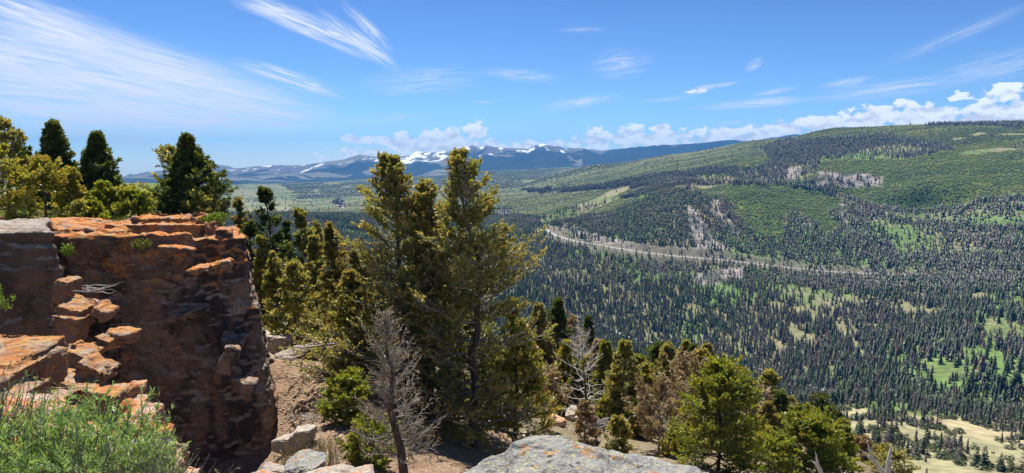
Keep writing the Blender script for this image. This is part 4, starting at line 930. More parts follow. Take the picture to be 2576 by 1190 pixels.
plant_tree(310, 480, 36, 40, 'olive', 'low olive pine at the right foot of the second dark spruce', b0=.02)
plant_tree(260, 467, 30.5, 42, 'bright', 'small bright green pine in front of the second dark spruce', b0=.02, irr=.3)
plant_tree(236, 545, 28.3, 26, 'bright', 'tiny bright green pine seedling at the cliff rim', b0=.02, irr=.3, nb=26)
plant_tree(335, 494, 30, 38, 'bright', 'round little green pine right of the bright green one', b0=.02, round_=.6)
plant_tree(200, 515, 28.6, 22, 'olive', 'thin olive sapling leaning over the cliff grass', b0=.05, nb=26)
plant_tree(395, 490, 33, 36, 'bright', 'small green pine left of the large leaning spruce', b0=.02)
plant_tree(468, 348, 32.5, 80, 'dark', 'large wind-swept dark spruce alone on the cliff top', dx=8, nb=150, b0=.01, wind=.15, shape=1.1, irr=.5, tuft=.3)
plant_tree(430, 378, 34, 80, 'olive', 'ragged olive pine spreading left from behind the large spruce', dx=20, b0=.02, wind=-.35, irr=.7, dense=.7, e0=15, e1=50, twig=1.6)
plant_tree(535, 438, 36, 40, 'olive', 'thin olive spruce at the right shoulder of the large spruce', b0=.02, dense=.7)
plant_tree(500, 500, 31.5, 40, 'olive', 'low olive bushy pine at the right foot of the large spruce', b0=.02, round_=.4)
# behind the cliff corner and above the gravel
plant_tree(665, 468, 42, 74, 'dark', 'dark wind-bent pine rising just right of the cliff', dx=25, wind=-.25, irr=.7, dense=.8, e0=10, e1=50, twig=2)
plant_tree(598, 500, 46, 42, 'rusty', 'brownish pine top showing behind the cliff corner', dx=6, irr=.5)
plant_tree(625, 560, 42, 50, 'dark', 'dark pine tucked behind the right corner of the cliff', irr=.5)
plant_tree(750, 528, 44, 54, 'olive', 'tall thin dark pine with drooping boughs left of the olive pine', dx=28, irr=.6, dense=.75, e0=-20, twig=2)
plant_tree(830, 563, 38, 55, 'rusty', 'olive pine with a rounded tuft top right of the thin dark pine', dx=20, irr=.6, dense=.85, e0=0, twig=2)
plant_tree(690, 640, 35, 44, 'olive', 'slim see-through pine with a dark trunk beside the cliff', irr=.5, dense=.8, twig=2)
plant_tree(735, 655, 33.5, 66, 'olive', 'broad open olive pine above the gravel patch', irr=.5, dense=.9, e0=-5, twig=1.5)
plant_tree(790, 600, 41, 50, 'olive', 'olive pine filling the gap behind the broad open pine', irr=.5, dense=.9)
plant_tree(700, 600, 46, 55, 'dark', 'dark pine behind the slim see-through pine', irr=.5, dense=.9)
plant_tree(900, 620, 39, 75, 'rusty', 'grey-tinged olive pine behind the left boughs of the centre pair', irr=.6, dense=.8, twig=2.5)
plant_tree(880, 690, 30, 95, 'olive', 'olive pine spreading boughs above the shaded gravel', irr=.55, e0=-8, e1=40, twig=2, nb=90)
# centre pair
plant_tree(985, 403, 30, 205, 'olive', 'left tree of the large centre pair, leaning crown with orange tips', dx=40, nb=130, nt_=18, nl=30, irr=.75, e0=-4, e1=40, curve=.25, shape=.78, tuft=.18, wind=-.12, b0=.08, twig=3.2, bark=M_greybark, bark_t=M_bark)
plant_tree(1150, 382, 28, 215, 'olive', 'largest pine of the centre pair with open top and pale twigs', dx=42, nb=140, nt_=18, nl=30, irr=.8, e0=-6, e1=42, curve=.25, shape=.78, tuft=.18, b0=.08, twig=3.4, wind=.05, bark=M_greybark, bark_t=M_bark)
plant_tree(1072, 452, 30, 120, 'olive', 'shorter crown filling the gap between the two tops of the centre pair', nb=110, irr=.6, e0=0, e1=45, b0=.3, shape=.8, twig=3, bark=M_greybark, bark_t=M_bark)
plant_tree(1060, 640, 33, 150, 'dark', 'dark shaded pine standing behind and between the centre pair', nb=120, irr=.4, b0=.02)
plant_tree(1290, 760, 30, 95, 'yellow', 'yellow-olive pine hugging the right side of the centre pair', nb=90, irr=.55, e0=10, e1=50, b0=.05, twig=2)
plant_tree(1180, 800, 32, 130, 'bright', 'shaded green pine low behind the trunks of the centre pair', nb=90, irr=.4, b0=.02)
plant_tree(870, 960, 25, 62, 'bright', 'low bright green pine on the gravel left of the bare dead tree', b0=.02, round_=.5, irr=.4, nb=50)
plant_tree(930, 1080, 21, 75, 'bright', 'small green pine low behind the trunk of the bare dead tree', b0=.02, round_=.5, irr=.4, nb=40)
# right hand slope
plant_tree(1355, 768, 56, 44, 'rusty', 'dense brown-green cone pine closest to the centre pair', nb=80, irr=.25)
plant_tree(1405, 756, 60, 42, 'dark', 'tall narrow dark pine second from the centre pair', nb=80, irr=.3)
plant_tree(1440, 790, 66, 36, 'pinkgrey', 'grey half-dead pine top behind the swept bare pine', irr=.5, dense=.4, bark=M_greybark, twig=2)
plant_tree(1426, 862, 52, 36, 'yellow', 'slim golden-green pine left of the swept bare pine', irr=.3, nb=70)
plant_tree(1505, 858, 58, 34, 'pinkgrey', 'faded grey pine just right of the swept bare pine', irr=.4, dense=.6, bark=M_greybark)
plant_tree(1524, 862, 54, 34, 'bright', 'narrow vivid green pine on the right slope', irr=.25, nb=70)
plant_tree(1572, 862, 46, 50, 'olive', 'tall even cone shaped olive pine on the right slope', irr=.22, nb=100, shape=.7)
plant_tree(1606, 900, 64, 22, 'bright', 'thin green pine right behind the cone shaped pine', irr=.3)
plant_tree(1628, 915, 58, 28, 'olive', 'small olive pine right of the cone shaped pine', irr=.3)
plant_tree(1640, 985, 50, 30, 'olive', 'short olive pine in front of the rocks on the right slope', irr=.3)
plant_tree(1672, 895, 56, 42, 'rusty', 'golden brown pine left of the pinkish grey pine', irr=.35)
plant_tree(1728, 888, 48, 62, 'pinkgrey', 'tall pinkish grey dying pine with rounded crown', irr=.4, round_=.45, bark=M_bark, dense=.75, e0=10)
plant_tree(1660, 1000, 38, 82, 'brown', 'round brown bare-looking bush tree in front of the pinkish grey pine', ty='pine_tree', irr=.25, round_=.9, dense=.8, b0=.04, e0=25, e1=70, bark=M_greybark, twig=2)
plant_tree(1815, 928, 33, 108, 'bright', 'big vivid yellow-green pine in the lower right', nb=130, irr=.35, round_=.35, b0=.02, nl=26)
plant_tree(1370, 965, 40, 66, 'brown', 'brown twiggy bush tree right behind the centre pair', irr=.3, round_=.7, dense=.45, e0=35, e1=75, bark=M_bark, twig=2.5, b0=.05)
plant_tree(1470, 1015, 36, 42, 'brown', 'dark rust brown bush in front of the grey rocks', irr=.4, dense=.8, b0=.02)
plant_tree(1555, 1050, 36, 32, 'olive', 'little olive pine below the cone shaped pine', irr=.4, dense=.8, b0=.02)
plant_tree(1905, 985, 62, 34, 'pinkgrey', 'bleached grey dead pine behind the vivid pine', irr=.5, dense=.25, bark=M_snag, twig=3, e0=20)
plant_tree(1931, 1018, 50, 26, 'rusty', 'slim brown-green pine right of the vivid pine', irr=.3)
plant_tree(1985, 1030, 56, 56, 'brown', 'brown leafless-looking pine between two green ones at lower right', irr=.5, dense=.45, bark=M_greybark, twig=2)
plant_tree(2068, 1003, 54, 42, 'dark', 'tall dark green pine rising behind the low wide pines at lower right', irr=.3, round_=.3)
plant_tree(2030, 1062, 40, 92, 'bright', 'wide olive-green pine at the bottom right foreground', irr=.35, round_=.5, b0=.02, nb=90)
plant_tree(1905, 1085, 40, 52, 'yellow', 'small yellow-green pine touching the right side of the vivid pine', irr=.35, round_=.4, b0=.02)
plant_tree(2128, 1078, 46, 38, 'bright', 'upright bright pine right of the wide olive-green pine', irr=.3)
plant_tree(2165, 1105, 52, 36, 'brown', 'brown dead-needled pine left of the white snags', irr=.5, dense=.6, bark=M_greybark)
plant_tree(1950, 1120, 36, 60, 'bright', 'low green pine at the bottom edge below the brown leafless-looking pine', irr=.4, round_=.5, b0=.02)
plant_tree(2240, 1150, 48, 60, 'olive', 'low olive pine at the bottom edge around the white snags', irr=.4, round_=.4, dense=.6)

belt = np.random.default_rng(515)
BELT = [(1322, 880, 66, 'olive', 'slim olive pine low between the centre pair and the brown cone pine'), (1378, 850, 70, 'dark', 'dark thin pine between the two cone pines nearest the centre pair'), (1395, 905, 58, 'olive', 'slim olive pine in front of the tall narrow dark pine'),
 (1488, 905, 62, 'olive', 'olive pine just behind the swept bare pine'), (1545, 930, 64, 'dark', 'thin dark pine left of the even cone shaped pine'), (1600, 960, 54, 'olive', 'narrow olive pine at the right side of the cone shaped pine'),
 (1652, 930, 70, 'dark', 'thin dark pine left of the golden brown pine'), (1700, 935, 62, 'olive', 'slim olive pine between the golden brown and pinkish grey pines'), (1762, 955, 64, 'olive', 'slim olive pine right of the pinkish grey pine'), (1610, 1040, 44, 'olive', 'short olive pine left of the round brown bush tree'),
 (1520, 1010, 46, 'yellow', 'little golden-green pine below the vivid narrow pine'), (1745, 1060, 42, 'olive', 'olive pine between the round brown bush tree and the vivid pine'), (1868, 1000, 60, 'olive', 'slim olive pine behind the right shoulder of the vivid pine'), (1960, 1050, 50, 'olive', 'olive pine left of the wide bottom pine'),
 (2105, 1040, 62, 'dark', 'thin dark pine right of the tall dark green pine'), (2190, 1130, 56, 'olive', 'small olive pine among the white snags'), (600, 585, 44, 'dark', 'dark pine low behind the right end of the cliff'), (655, 600, 40, 'olive', 'olive pine between the cliff corner and the slim pine'),
 (720, 560, 47, 'dark', 'dark pine top between the wind-bent and the drooping pines'), (795, 560, 50, 'olive', 'olive pine top left of the rounded tuft top'), (860, 600, 46, 'olive', 'pointed olive pine right of the rounded tuft top'), (1440, 960, 50, 'rusty', 'brownish pine at the foot of the swept bare pine'),
 (1345, 985, 46, 'olive', 'small olive pine beside the brown twiggy bush tree'), (1480, 800, 74, 'dark', 'dark distant pine behind the swept bare pine'), (1700, 1075, 36, 'olive', 'low olive pine at the right foot of the round brown bush tree')]
for (x, y, Y, pl, lb) in BELT:
    plant_tree(x, y, Y, belt.uniform(30, 44) if Y > 42 else 40, pl, lb, irr=.4, nb=60, nl=18, shape=1.0, b0=.03, dense=.85)
for q in range(34):                                   # the rest of the belt: look-alike slim pines overlapping each other
    x = 1310 + 860 * (q + belt.uniform(.1, .9)) / 34; Y = belt.uniform(44, 78)
    y = np.interp(x, [1310, 1500, 1800, 2170], [900, 930, 980, 1075]) + belt.uniform(-35, 60)
    plant_tree(x, y, Y, belt.uniform(26, 42), ['olive', 'dark', 'olive', 'yellow'][q % 4], 'small slim conifer in the overlapping row of pines behind the grey boulder', irr=.4, nb=48, nl=18, shape=.95, b0=.03, dense=.9, seed=9000 + q, group='slim pines filling the row behind the boulder')
# bare trees
def bare_tree(name, label, x, y, Y, hwp, dx, bark, seed, nb=60, nt_=14, e0=-10, e1=45, curve=.3, irr=.5, gz=None, twig=2.5, shape=.55, fuzz=0.0, b0=.12, trunk=None, xt=0):
    r_ = plant_tree(x, y, Y, hwp, 'pinkgrey', label, dx=dx, ty=name, nb=nb, nt_=nt_, nl=10 if fuzz else 0, dense=fuzz, e0=e0, e1=e1, curve=curve, irr=irr, bark=bark, twig=twig, shape=shape, b0=b0, trunk_r=trunk, seed=seed, flat=.2, lw=.16, gz=gz)
    for ch in r_.children:
        if ch.name.startswith('trunk') and trunk: ch.data.materials.clear(); ch.data.materials.append(M_bark)
    return r_
bare_tree('dead_tree', 'bare dead pine with grey twigs and dark trunk in front of the centre pair', 968, 788, 19.5, 108, 48, M_greybark, 901, nb=74, nt_=15, fuzz=.35, twig=3.6, trunk=.15, irr=.75, e0=-12, e1=50, curve=.45)
bare_tree('dead_tree', 'dead pine with long swept white branches on the right slope', 1462, 838, 47, 85, 26, M_snag, 902, nb=46, nt_=6, e0=-25, e1=45, curve=.45, twig=3, trunk=.13, shape=.4, fuzz=.12)
bare_tree('dead_tree', 'thin black-stemmed bare tree right of the swept dead pine', 1545, 850, 50, 30, 16, M_bark, 903, nb=30, nt_=6, twig=2)
bare_tree('dead_tree', 'pale dead top poking up above the slope near the valley forest', 1420, 740, 78, 40, 6, M_snag, 905, nb=30, nt_=8, twig=3)
def snag(label, pts, Y, r0):
    P = np.array([at(x, y, Y) for x, y in pts[0]]); root = empty('dead_tree', tuple(P[0])); tag(root, label, 'dead tree')
    for i, pl in enumerate(pts):
        Q = np.array([at(x, y, Y) for x, y in pl]); s = np.linspace(0, 1, 9); d = np.linspace(0, 1, len(Q))
        Q = np.stack([np.interp(s, d, Q[:, k]) for k in range(3)], -1) + np.random.default_rng(i).normal(0, .006, (9, 3))
        rr = r0 * (1 if i == 0 else .55) * (1.1 - s)
        V, F = tubes(Q[None], rr[None], 7); link('trunk' if i == 0 else 'branch', mesh_np('limb', V - P[0], F, M_snag, smooth=True), root)
snag('white snag with a fork, leftmost of the white snags at the bottom right', [[(2075, 1230), (2064, 1185), (2056, 1160), (2050, 1135)], [(2062, 1182), (2050, 1165), (2040, 1158)], [(2070, 1215), (2050, 1195), (2036, 1180)]], 14, .065)
snag('curved white snag with a side prong, middle of the white snags at the bottom right', [[(2245, 1240), (2220, 1188), (2200, 1160), (2188, 1135), (2179, 1105)], [(2200, 1160), (2180, 1145), (2165, 1130)]], 14, .07)
snag('upright white snag at the bottom right, right of the curved one', [[(2238, 1240), (2234, 1180), (2238, 1140), (2244, 1115)], [(2236, 1170), (2244, 1160), (2240, 1145)]], 14, .065)
snag('tiny white prong at the bottom edge between two larger snags', [[(2130, 1225), (2122, 1195), (2112, 1178)], [(2122, 1195), (2132, 1182)]], 14, .03)

# ------------------------------------------------------------------ shrubs, grass
def bush(name, label, base, w, h, n_st, n_lf, lf_len, lf_w, seed, cols, stem_m, lean=(0, 0), fresh=.5, cat='bush', spread=1.0, stemr=.003):
    rg = np.random.default_rng(seed); root = empty(name, tuple(base)); tag(root, label, cat)
    a = rg.uniform(0, 6.283, n_st); rr = np.sqrt(rg.random(n_st)); 
    b0 = np.stack([np.cos(a) * rr * w * .35, np.sin(a) * rr * w * .35, np.zeros(n_st)], -1)
    tip = np.stack([np.cos(a) * rr * w * .55 * spread + lean[0], np.sin(a) * rr * w * .5 * spread + lean[1], h * (1 - .35 * rr ** 2) * rg.uniform(.6, 1.1, n_st)], -1)
    s = np.linspace(0, 1, 6); P = b0[:, None] * (1 - s[None, :, None]) + (tip)[:, None] * s[None, :, None]
    P[..., :2] -= (tip - b0)[:, None, :2] * (s * (1 - s) * .5)[None, :, None]
    P[:, 1:] += rg.normal(0, .016 * h, (n_st, 5, 3))
    V, F = tubes(P, stemr * (1.3 - s)[None] * np.ones((n_st, 1)), 4)
    k = rg.integers(2, 5, (n_st * 3)); i = np.repeat(np.arange(n_st), 3); p0 = P[i, k]; d = rg.normal(0, .5, (len(i), 3)); d[:, 2] = np.abs(d[:, 2]) + .8; d[:, 0] += lean[0]; d /= np.linalg.norm(d, axis=1)[:, None]
    ln = h * rg.uniform(.12, .32, len(i)); S2 = p0[:, None] + d[:, None] * (ln[:, None, None] * np.linspace(0, 1, 4)[None, :, None]); S2[:, 1:] += rg.normal(0, .006 * h, (len(i), 3, 3))
    V2, F2 = tubes(S2, stemr * .55 * (1.2 - np.linspace(0, 1, 4))[None] * np.ones((len(i), 1)), 3)
    link('stems', mesh_np('stems', np.concatenate([V, V2]), np.concatenate([F, F2 + len(V)]), stem_m), root)
    if n_lf:
        al = rg.integers(0, len(i), n_lf); w_ = rg.uniform(0, 3, n_lf) ; j = np.minimum(w_.astype(int), 2); f = (w_ - j)[:, None]
        lp = S2[al, j] * (1 - f) + S2[al, j + 1] * f; ld = d[al] * .9 + rg.normal(0, .42, (n_lf, 3)); ld /= np.linalg.norm(ld, axis=1)[:, None]
        wd = np.cross(ld, rg.normal(size=(n_lf, 3))); wd /= np.linalg.norm(wd, axis=1)[:, None]
        L = lf_len * rg.uniform(.5, 1.15, n_lf)[:, None]; Wd = wd * lf_w * .5
        dr = np.array([0, 0, -.12]) * L
        q = np.stack([lp - Wd * .4, lp + Wd * .4, lp + ld * L * .5 + Wd, lp + ld * L + dr * .5, lp + ld * L * .5 - Wd], 1)
        c = np.array(cols[0]) + (np.array(cols[1]) - np.array(cols[0])) * rg.random((n_lf, 1)); c *= rg.uniform(.8, 1.2, (n_lf, 1)); yl = rg.random(n_lf) < .05; c[yl] = (0.35, 0.30, 0.08)
        link('leaves', mesh_np('leaves', q.reshape(-1, 3), np.arange(n_lf * 5).reshape(-1, 5), M_leaf, np.repeat(c, 5, 0)), root)
    return root
bush('sagebrush', 'feathery light green bush with grey stems in the bottom left foreground', at(130, 1410, 2.55), .92, .66, 340, 36000, .034, .0048, 11, ((0.22, 0.37, 0.12), (0.42, 0.58, 0.24)), M_greybark, (.05, 0), stemr=.0028)
bush('sagebrush', 'sparse grey twiggy bush with few leaves at the left edge', at(-10, 1330, 2.7), .6, .66, 90, 2600, .03, .004, 12, ((0.15, 0.22, 0.09), (0.25, 0.33, 0.14)), M_greybark, (.12, 0), stemr=.0032)
bush('dry_shrub', 'leafless tangle of grey stems under the front of the green bush', at(270, 1430, 2.3), .6, .52, 130, 900, .025, .003, 15, ((0.2, 0.25, 0.1), (0.3, 0.3, 0.14)), M_greybark, (.15, 0), stemr=.0022)
def bz(x, y, Y):
    p = at(x, y, Y); p[2] = Gz(p[0], p[1])[0]; return p
bush('leafy_shrub', 'small yellow-green leafy plant growing from the crack in the cliff face', at(355, 632, 23.8), .7, .45, 60, 1500, .06, .03, 16, ((0.12, 0.16, 0.03), (0.26, 0.26, 0.06)), M_bark, cat='shrub')
bush('leafy_shrub', 'bright green sprig at the corner of the dark buttress', at(172, 652, 19.2), .3, .5, 26, 520, .06, .035, 17, ((0.14, 0.26, 0.03), (0.25, 0.38, 0.05)), M_bark, cat='shrub')
bush('leafy_shrub', 'bright green shrub on the cliff rim right of the large spruce', at(540, 565, 26.6), 1.1, .5, 60, 1700, .07, .045, 18, ((0.13, 0.25, 0.03), (0.24, 0.36, 0.05)), M_bark, cat='shrub')
bush('leafy_shrub', 'green leafy sprig sticking in at the left edge above the tan ledge', at(-5, 800, 9.0), .45, .42, 30, 700, .035, .02, 19, ((0.14, 0.28, 0.03), (0.25, 0.40, 0.05)), M_bark, cat='shrub')
bush('dry_shrub', 'grey dead shrub hanging at the dark right corner of the cliff', at(600, 790, 24.0), .6, .4, 40, 0, .02, .01, 20, ((0, 0, 0), (0, 0, 0)), M_greybark, cat='shrub', stemr=.007)
bush('dry_shrub', 'olive and brown twiggy shrub on the gravel near the bottom ledge', bz(745, 1140, 20), 1.3, 1.1, 90, 2200, .06, .018, 21, ((0.16, 0.14, 0.05), (0.28, 0.21, 0.09)), M_greybark, cat='shrub', stemr=.006)
bush('dry_shrub', 'brown twiggy shrub right of the split boulder', bz(815, 1130, 20), 1.4, 1.3, 90, 1800, .06, .018, 22, ((0.16, 0.13, 0.05), (0.28, 0.20, 0.09)), M_greybark, cat='shrub', stemr=.006)
bush('dry_shrub', 'small grey-green sage tuft in the middle of the gravel patch', bz(805, 1000, 26), .7, .45, 60, 1500, .05, .02, 24, ((0.20, 0.22, 0.14), (0.30, 0.32, 0.2)), M_greybark, cat='shrub', stemr=.006)
bush('dry_shrub', 'grey shrub at the left side of the gravel patch beside the cliff', bz(705, 1030, 24), .6, .5, 60, 600, .05, .015, 25, ((0.20, 0.18, 0.14), (0.30, 0.28, 0.2)), M_greybark, cat='shrub', stemr=.006)
bush('dry_shrub', 'brown low shrub hiding the foot of the centre pines', bz(1010, 1180, 23), 2.4, 1.2, 110, 2500, .06, .018, 26, ((0.16, 0.10, 0.05), (0.26, 0.17, 0.09)), M_greybark, cat='shrub', stemr=.006)
# fallen branches on the ledges and gravel
def sticks(label, spots, name='fallen_branch'):
    root = empty(name, tuple(spots[0][0])); tag(root, label, 'branch'); rg = np.random.default_rng(int(abs(spots[0][0][0]) * 100))
    Ps = []
    for c, L, n in spots:
        for _ in range(n):
            a = rg.uniform(-.6, .6); d = np.array([math.cos(a), math.sin(a) * .8, rg.uniform(-.15, .35)]) * L * rg.uniform(.4, 1); s = np.linspace(0, 1, 6)[:, None]
            p = np.array(c) + rg.normal(0, L * .18, 3) * [1, 1, .3] + d * (s - .5) + rg.normal(0, L * .02, (6, 3)); Ps.append(p)
    P = np.array(Ps); V, F = tubes(P, (.018 * spots[0][1] * (1.2 - np.linspace(0, 1, 6)))[None] * np.ones((len(P), 1)) * .6, 5)
    link('branch', mesh_np('sticks', V - np.array(spots[0][0]), F, M_snag), root)
sticks('bleached sticks caught on the wall above the stepped orange ledges', [(at(235, 728, 18.6), 1.1, 9), (at(270, 722, 18.6), .8, 5)])
sticks('grey dead branches lying across the gravel patch', [(bz(790, 1020, 25.5) + [0, 0, .08], 1.6, 12)])
sticks('pale dead branches fallen below the swept bare pine', [(bz(1530, 1060, 44) + [0, 0, .5], 3.0, 16), (bz(1440, 1010, 50) + [0, 0, .3], 2.5, 8)])
sticks('dead branches lying among the brown bushes behind the boulder', [(bz(1340, 1090, 38) + [0, 0, .4], 3.0, 14)])
def tufts(name, pts, h, cols, label, seed, nblade=9):
    rg = np.random.default_rng(seed); n = len(pts); N_ = n * nblade; p = np.repeat(pts, nblade, 0) + rg.normal(0, h * .3, (N_, 3)) * [1, 1, 0]
    a = rg.uniform(0, 6.28, N_); hh = h * rg.uniform(.4, 1.1, N_); w = h * .045; ln = rg.uniform(.1, .5, N_) * hh
    d = np.stack([np.cos(a), np.sin(a), 0 * a], -1); sd = np.stack([-np.sin(a), np.cos(a), 0 * a], -1)
    q = np.stack([p - sd * w, p + sd * w, p + d * ln[:, None] + np.array([0, 0, 1]) * hh[:, None]], 1)
    c = np.array(cols[0]) + (np.array(cols[1]) - np.array(cols[0])) * rg.random((N_, 1))
    tag(link(name, mesh_np(name, q.reshape(-1, 3), np.arange(N_ * 3).reshape(-1, 3), M_leaf, np.repeat(c, 3, 0))), label, 'grass', kind='stuff')
rg = np.random.default_rng(77)
gp = np.stack([rg.uniform(-34, -11, 5200), rg.uniform(26.4, 48, 5200)], -1); gp = gp[(polydist(gp[:, 0], gp[:, 1], CLIFF_XY) > .5) & (gp[:, 1] > 27.5)]
tufts('grass', np.concatenate([gp, Gz(gp[:, 0], gp[:, 1])[:, None]], 1), .24, ((0.12, 0.20, 0.04), (0.30, 0.28, 0.12)), 'short green and straw grass on the cliff top under the trees', 3)
gp = np.stack([rg.uniform(-12, 30, 4200), rg.uniform(18, 75, 4200)], -1); gp = gp[(polydist(gp[:, 0], gp[:, 1], CLIFF_XY) < 0)]; gp = gp[fbm(v3(gp[:, 0] / 3, gp[:, 1] / 3), 3, 8) > .5]
tufts('grass', np.concatenate([gp, Gz(gp[:, 0], gp[:, 1])[:, None]], 1), .26, ((0.16, 0.17, 0.05), (0.34, 0.27, 0.13)), 'dry grass tufts scattered down the near slope', 4)

# ------------------------------------------------------------------ the valley forest
def tree_template(seed, tiers, spikes, slim):
    rg = np.random.default_rng(seed); V = []; F = []
    lev = np.linspace(0.06, 0.86, tiers)
    for i, z in enumerate(lev):
        rad = slim * (1 - z) ** 0.75 * rg.uniform(.8, 1.1); o = len(V); top = min(1.0, z + 1.5 / tiers)
        V.append((rg.normal(0, .01), rg.normal(0, .01), top)); off = rg.uniform(0, 6.28)
        for k in range(spikes * 2):
            a = off + k * math.pi / spikes; rr = rad * (rg.uniform(.85, 1.2) if k % 2 == 0 else rg.uniform(.45, .6)); V.append((math.cos(a) * rr, math.sin(a) * rr, z - (.03 if k % 2 == 0 else -.03) + rg.normal(0, .01)))
        for k in range(spikes * 2): F.append((o, o + 1 + k, o + 1 + (k + 1) % (spikes * 2)))
    return np.array(V), np.array(F)
def small_template(seed, n=5):
    rg = np.random.default_rng(seed); V = [(0, 0, 1.0)]; F = []
    for k in range(n): a = k * 6.283 / n + rg.uniform(-.2, .2); rr = .30 * rg.uniform(.8, 1.2); V.append((math.cos(a) * rr, math.sin(a) * rr, .18 + rg.normal(0, .05)))
    for k in range(n): V.append((V[1 + k][0] * .7, V[1 + k][1] * .7, -.05))
    for k in range(n):
        j = (k + 1) % n; F += [(0, 1 + k, 1 + j), (1 + k, 1 + n + k, 1 + j), (1 + j, 1 + n + k, 1 + n + j)]
    return np.array(V, float), np.array(F)
def bush_template(seed):
    """lumpy rounded juniper made of leaf flakes"""
    rg = np.random.default_rng(seed); n = 150; d = rg.normal(size=(n, 3)); d /= np.linalg.norm(d, axis=1)[:, None]; d[:, 2] = np.abs(d[:, 2]) * .95
    c = d * (.42 + .12 * np.sin(d[:, :1] * 5 + seed) + .05 * rg.normal(size=(n, 1))) * np.array([1, 1, 1.7]) * rg.uniform(.75, 1, (n, 1))
    u = rg.normal(size=(n, 3)); u /= np.linalg.norm(u, axis=1)[:, None]; w = np.cross(u, d); s = .13
    V = np.stack([c - u * s, c + w * s, c + u * s + d * .05], 1).reshape(-1, 3); V[:, 2] = np.maximum(V[:, 2], -.05)
    return V, np.arange(n * 3).reshape(-1, 3)
def flake_tree(seed, slim, n=170, bare=False):
    """conifer made of leaf flakes on tiers, for those near enough to show it"""
    rg = np.random.default_rng(seed); z = .06 + .94 * rg.random(n) ** 1.15; a = rg.uniform(0, 6.28, n); e = slim * ((1 - z) ** .75 + .04) * (.75 + .35 * np.sin(z * 34 + seed)) 
    rr = e * np.sqrt(rg.uniform(.25, 1, n)); c = np.stack([np.cos(a) * rr, np.sin(a) * rr, z - rr * .15], -1)
    d = np.stack([np.cos(a), np.sin(a), -.25 + 0 * a], -1); s = .055 * (1.3 - z)[:, None] + .012; t = np.stack([-np.sin(a), np.cos(a), 0 * a], -1)
    V = np.stack([c - t * s * .8, c + t * s * .8, c + d * s * 1.6 + rg.normal(0, .01, (n, 3))], 1).reshape(-1, 3); F = np.arange(n * 3).reshape(-1, 3)
    o = len(V); tr = []
    for k in range(4): tr.append((math.cos(k * 1.57) * .016, math.sin(k * 1.57) * .016, -.06))
    tr.append((0, 0, .97)); V = np.vstack([V, tr]); F = np.vstack([F, [(o + k, o + (k + 1) % 4, o + 4) for k in range(4)]])
    return V, F
TPL_NEAR = [flake_tree(s, sl_, 240) for s, sl_ in ((1, .17), (2, .15), (3, .20), (4, .13), (5, .18))]
TPL_MID = [tree_template(s, 6, 5, sl_) for s, sl_ in ((11, .17), (12, .14), (13, .19), (14, .15))]
TPL_FAR = [tree_template(s, 3, 4, sl_) for s, sl_ in ((21, .18), (22, .15))]
TPL_YNG = [small_template(s) for s in (31, 32, 33)]
TPL_JUN = [bush_template(s) for s in (41, 42, 43)]
def scatter(name, P, H, Cc, tpls, mat, seed, Wd=None):
    rg = np.random.default_rng(seed); Vs = []; Fs = []; Cs = []; o = 0
    ki = rg.integers(0, len(tpls), len(P)); a = rg.uniform(0, 6.28, len(P)); Wd = H if Wd is None else Wd
    for t, (V, F) in enumerate(tpls):
        m = ki == t; n = m.sum()
        if not n: continue
        ca, sa = np.cos(a[m])[:, None], np.sin(a[m])[:, None]; x = V[None, :, 0] * Wd[m][:, None]; y = V[None, :, 1] * Wd[m][:, None]
        VV = np.stack([x * ca - y * sa, x * sa + y * ca, V[None, :, 2] * H[m][:, None]], -1) + P[m][:, None]
        Vs.append(VV.reshape(-1, 3)); Fs.append((F[None] + (np.arange(n) * len(V))[:, None, None]).reshape(-1, 3) + o); o += n * len(V)
        Cs.append(np.repeat(Cc[m], len(V), 0) * (0.8 + 0.4 * rg.random((n * len(V), 1))))
    return link(name, mesh_np(name, np.concatenate(Vs), np.concatenate(Fs), mat, np.concatenate(Cs)))
def candidates(n, r0, r1, seed, a0=-42, a1=42):
    rg = np.random.default_rng(seed); r = np.sqrt(rg.uniform(r0 * r0, r1 * r1, n)); a = R(a0) + (R(a1) - R(a0)) * rg.random(n)
    X = np.sin(a) * r; Y = np.cos(a) * r; return np.stack([X, Y, Hz(X, Y)], -1), rg
def visible(P, H):
    """tree top above everything nearer along its own sight line"""
    r = np.hypot(P[:, 0], P[:, 1]); tl = (P[:, 2] + H) / r; vis = np.ones(len(P), bool)
    fi = np.clip(((np.arctan2(P[:, 0], P[:, 1]) - AZ0) / (AZ1 - AZ0) * (NAZ - 1)), 0, NAZ - 1).astype(int)
    hor = np.maximum.accumulate(GZ / RR[None], axis=1); j = np.clip(np.searchsorted(RR, r) - 2, 0, len(RR) - 1)
    return tl > hor[fi, j] - 0.002
def pathdist(P, path):
    d = np.full(len(P), 1e9)
    for p in path[::2]: d = np.minimum(d, np.hypot(P[:, 0] - p[0], P[:, 1] - p[1]))
    return d
def forest_pts(n, r0, r1, seed, dens_fn, **kw):
    P, rg = candidates(n, r0, r1, seed, **kw); px, py = proj(P); cv = cover(px, py, P[:, 0], P[:, 1])
    k = (rg.random(n) < dens_fn(P, px, py, cv)) & visible(P, np.full(n, 12.0)); k &= (px > -60) & (px < 2640) & (pathdist(P, ROAD) > 14) & (pathdist(P, RIVER) > 5.5)
    return P[k], px[k], py[k], cv[k], rg
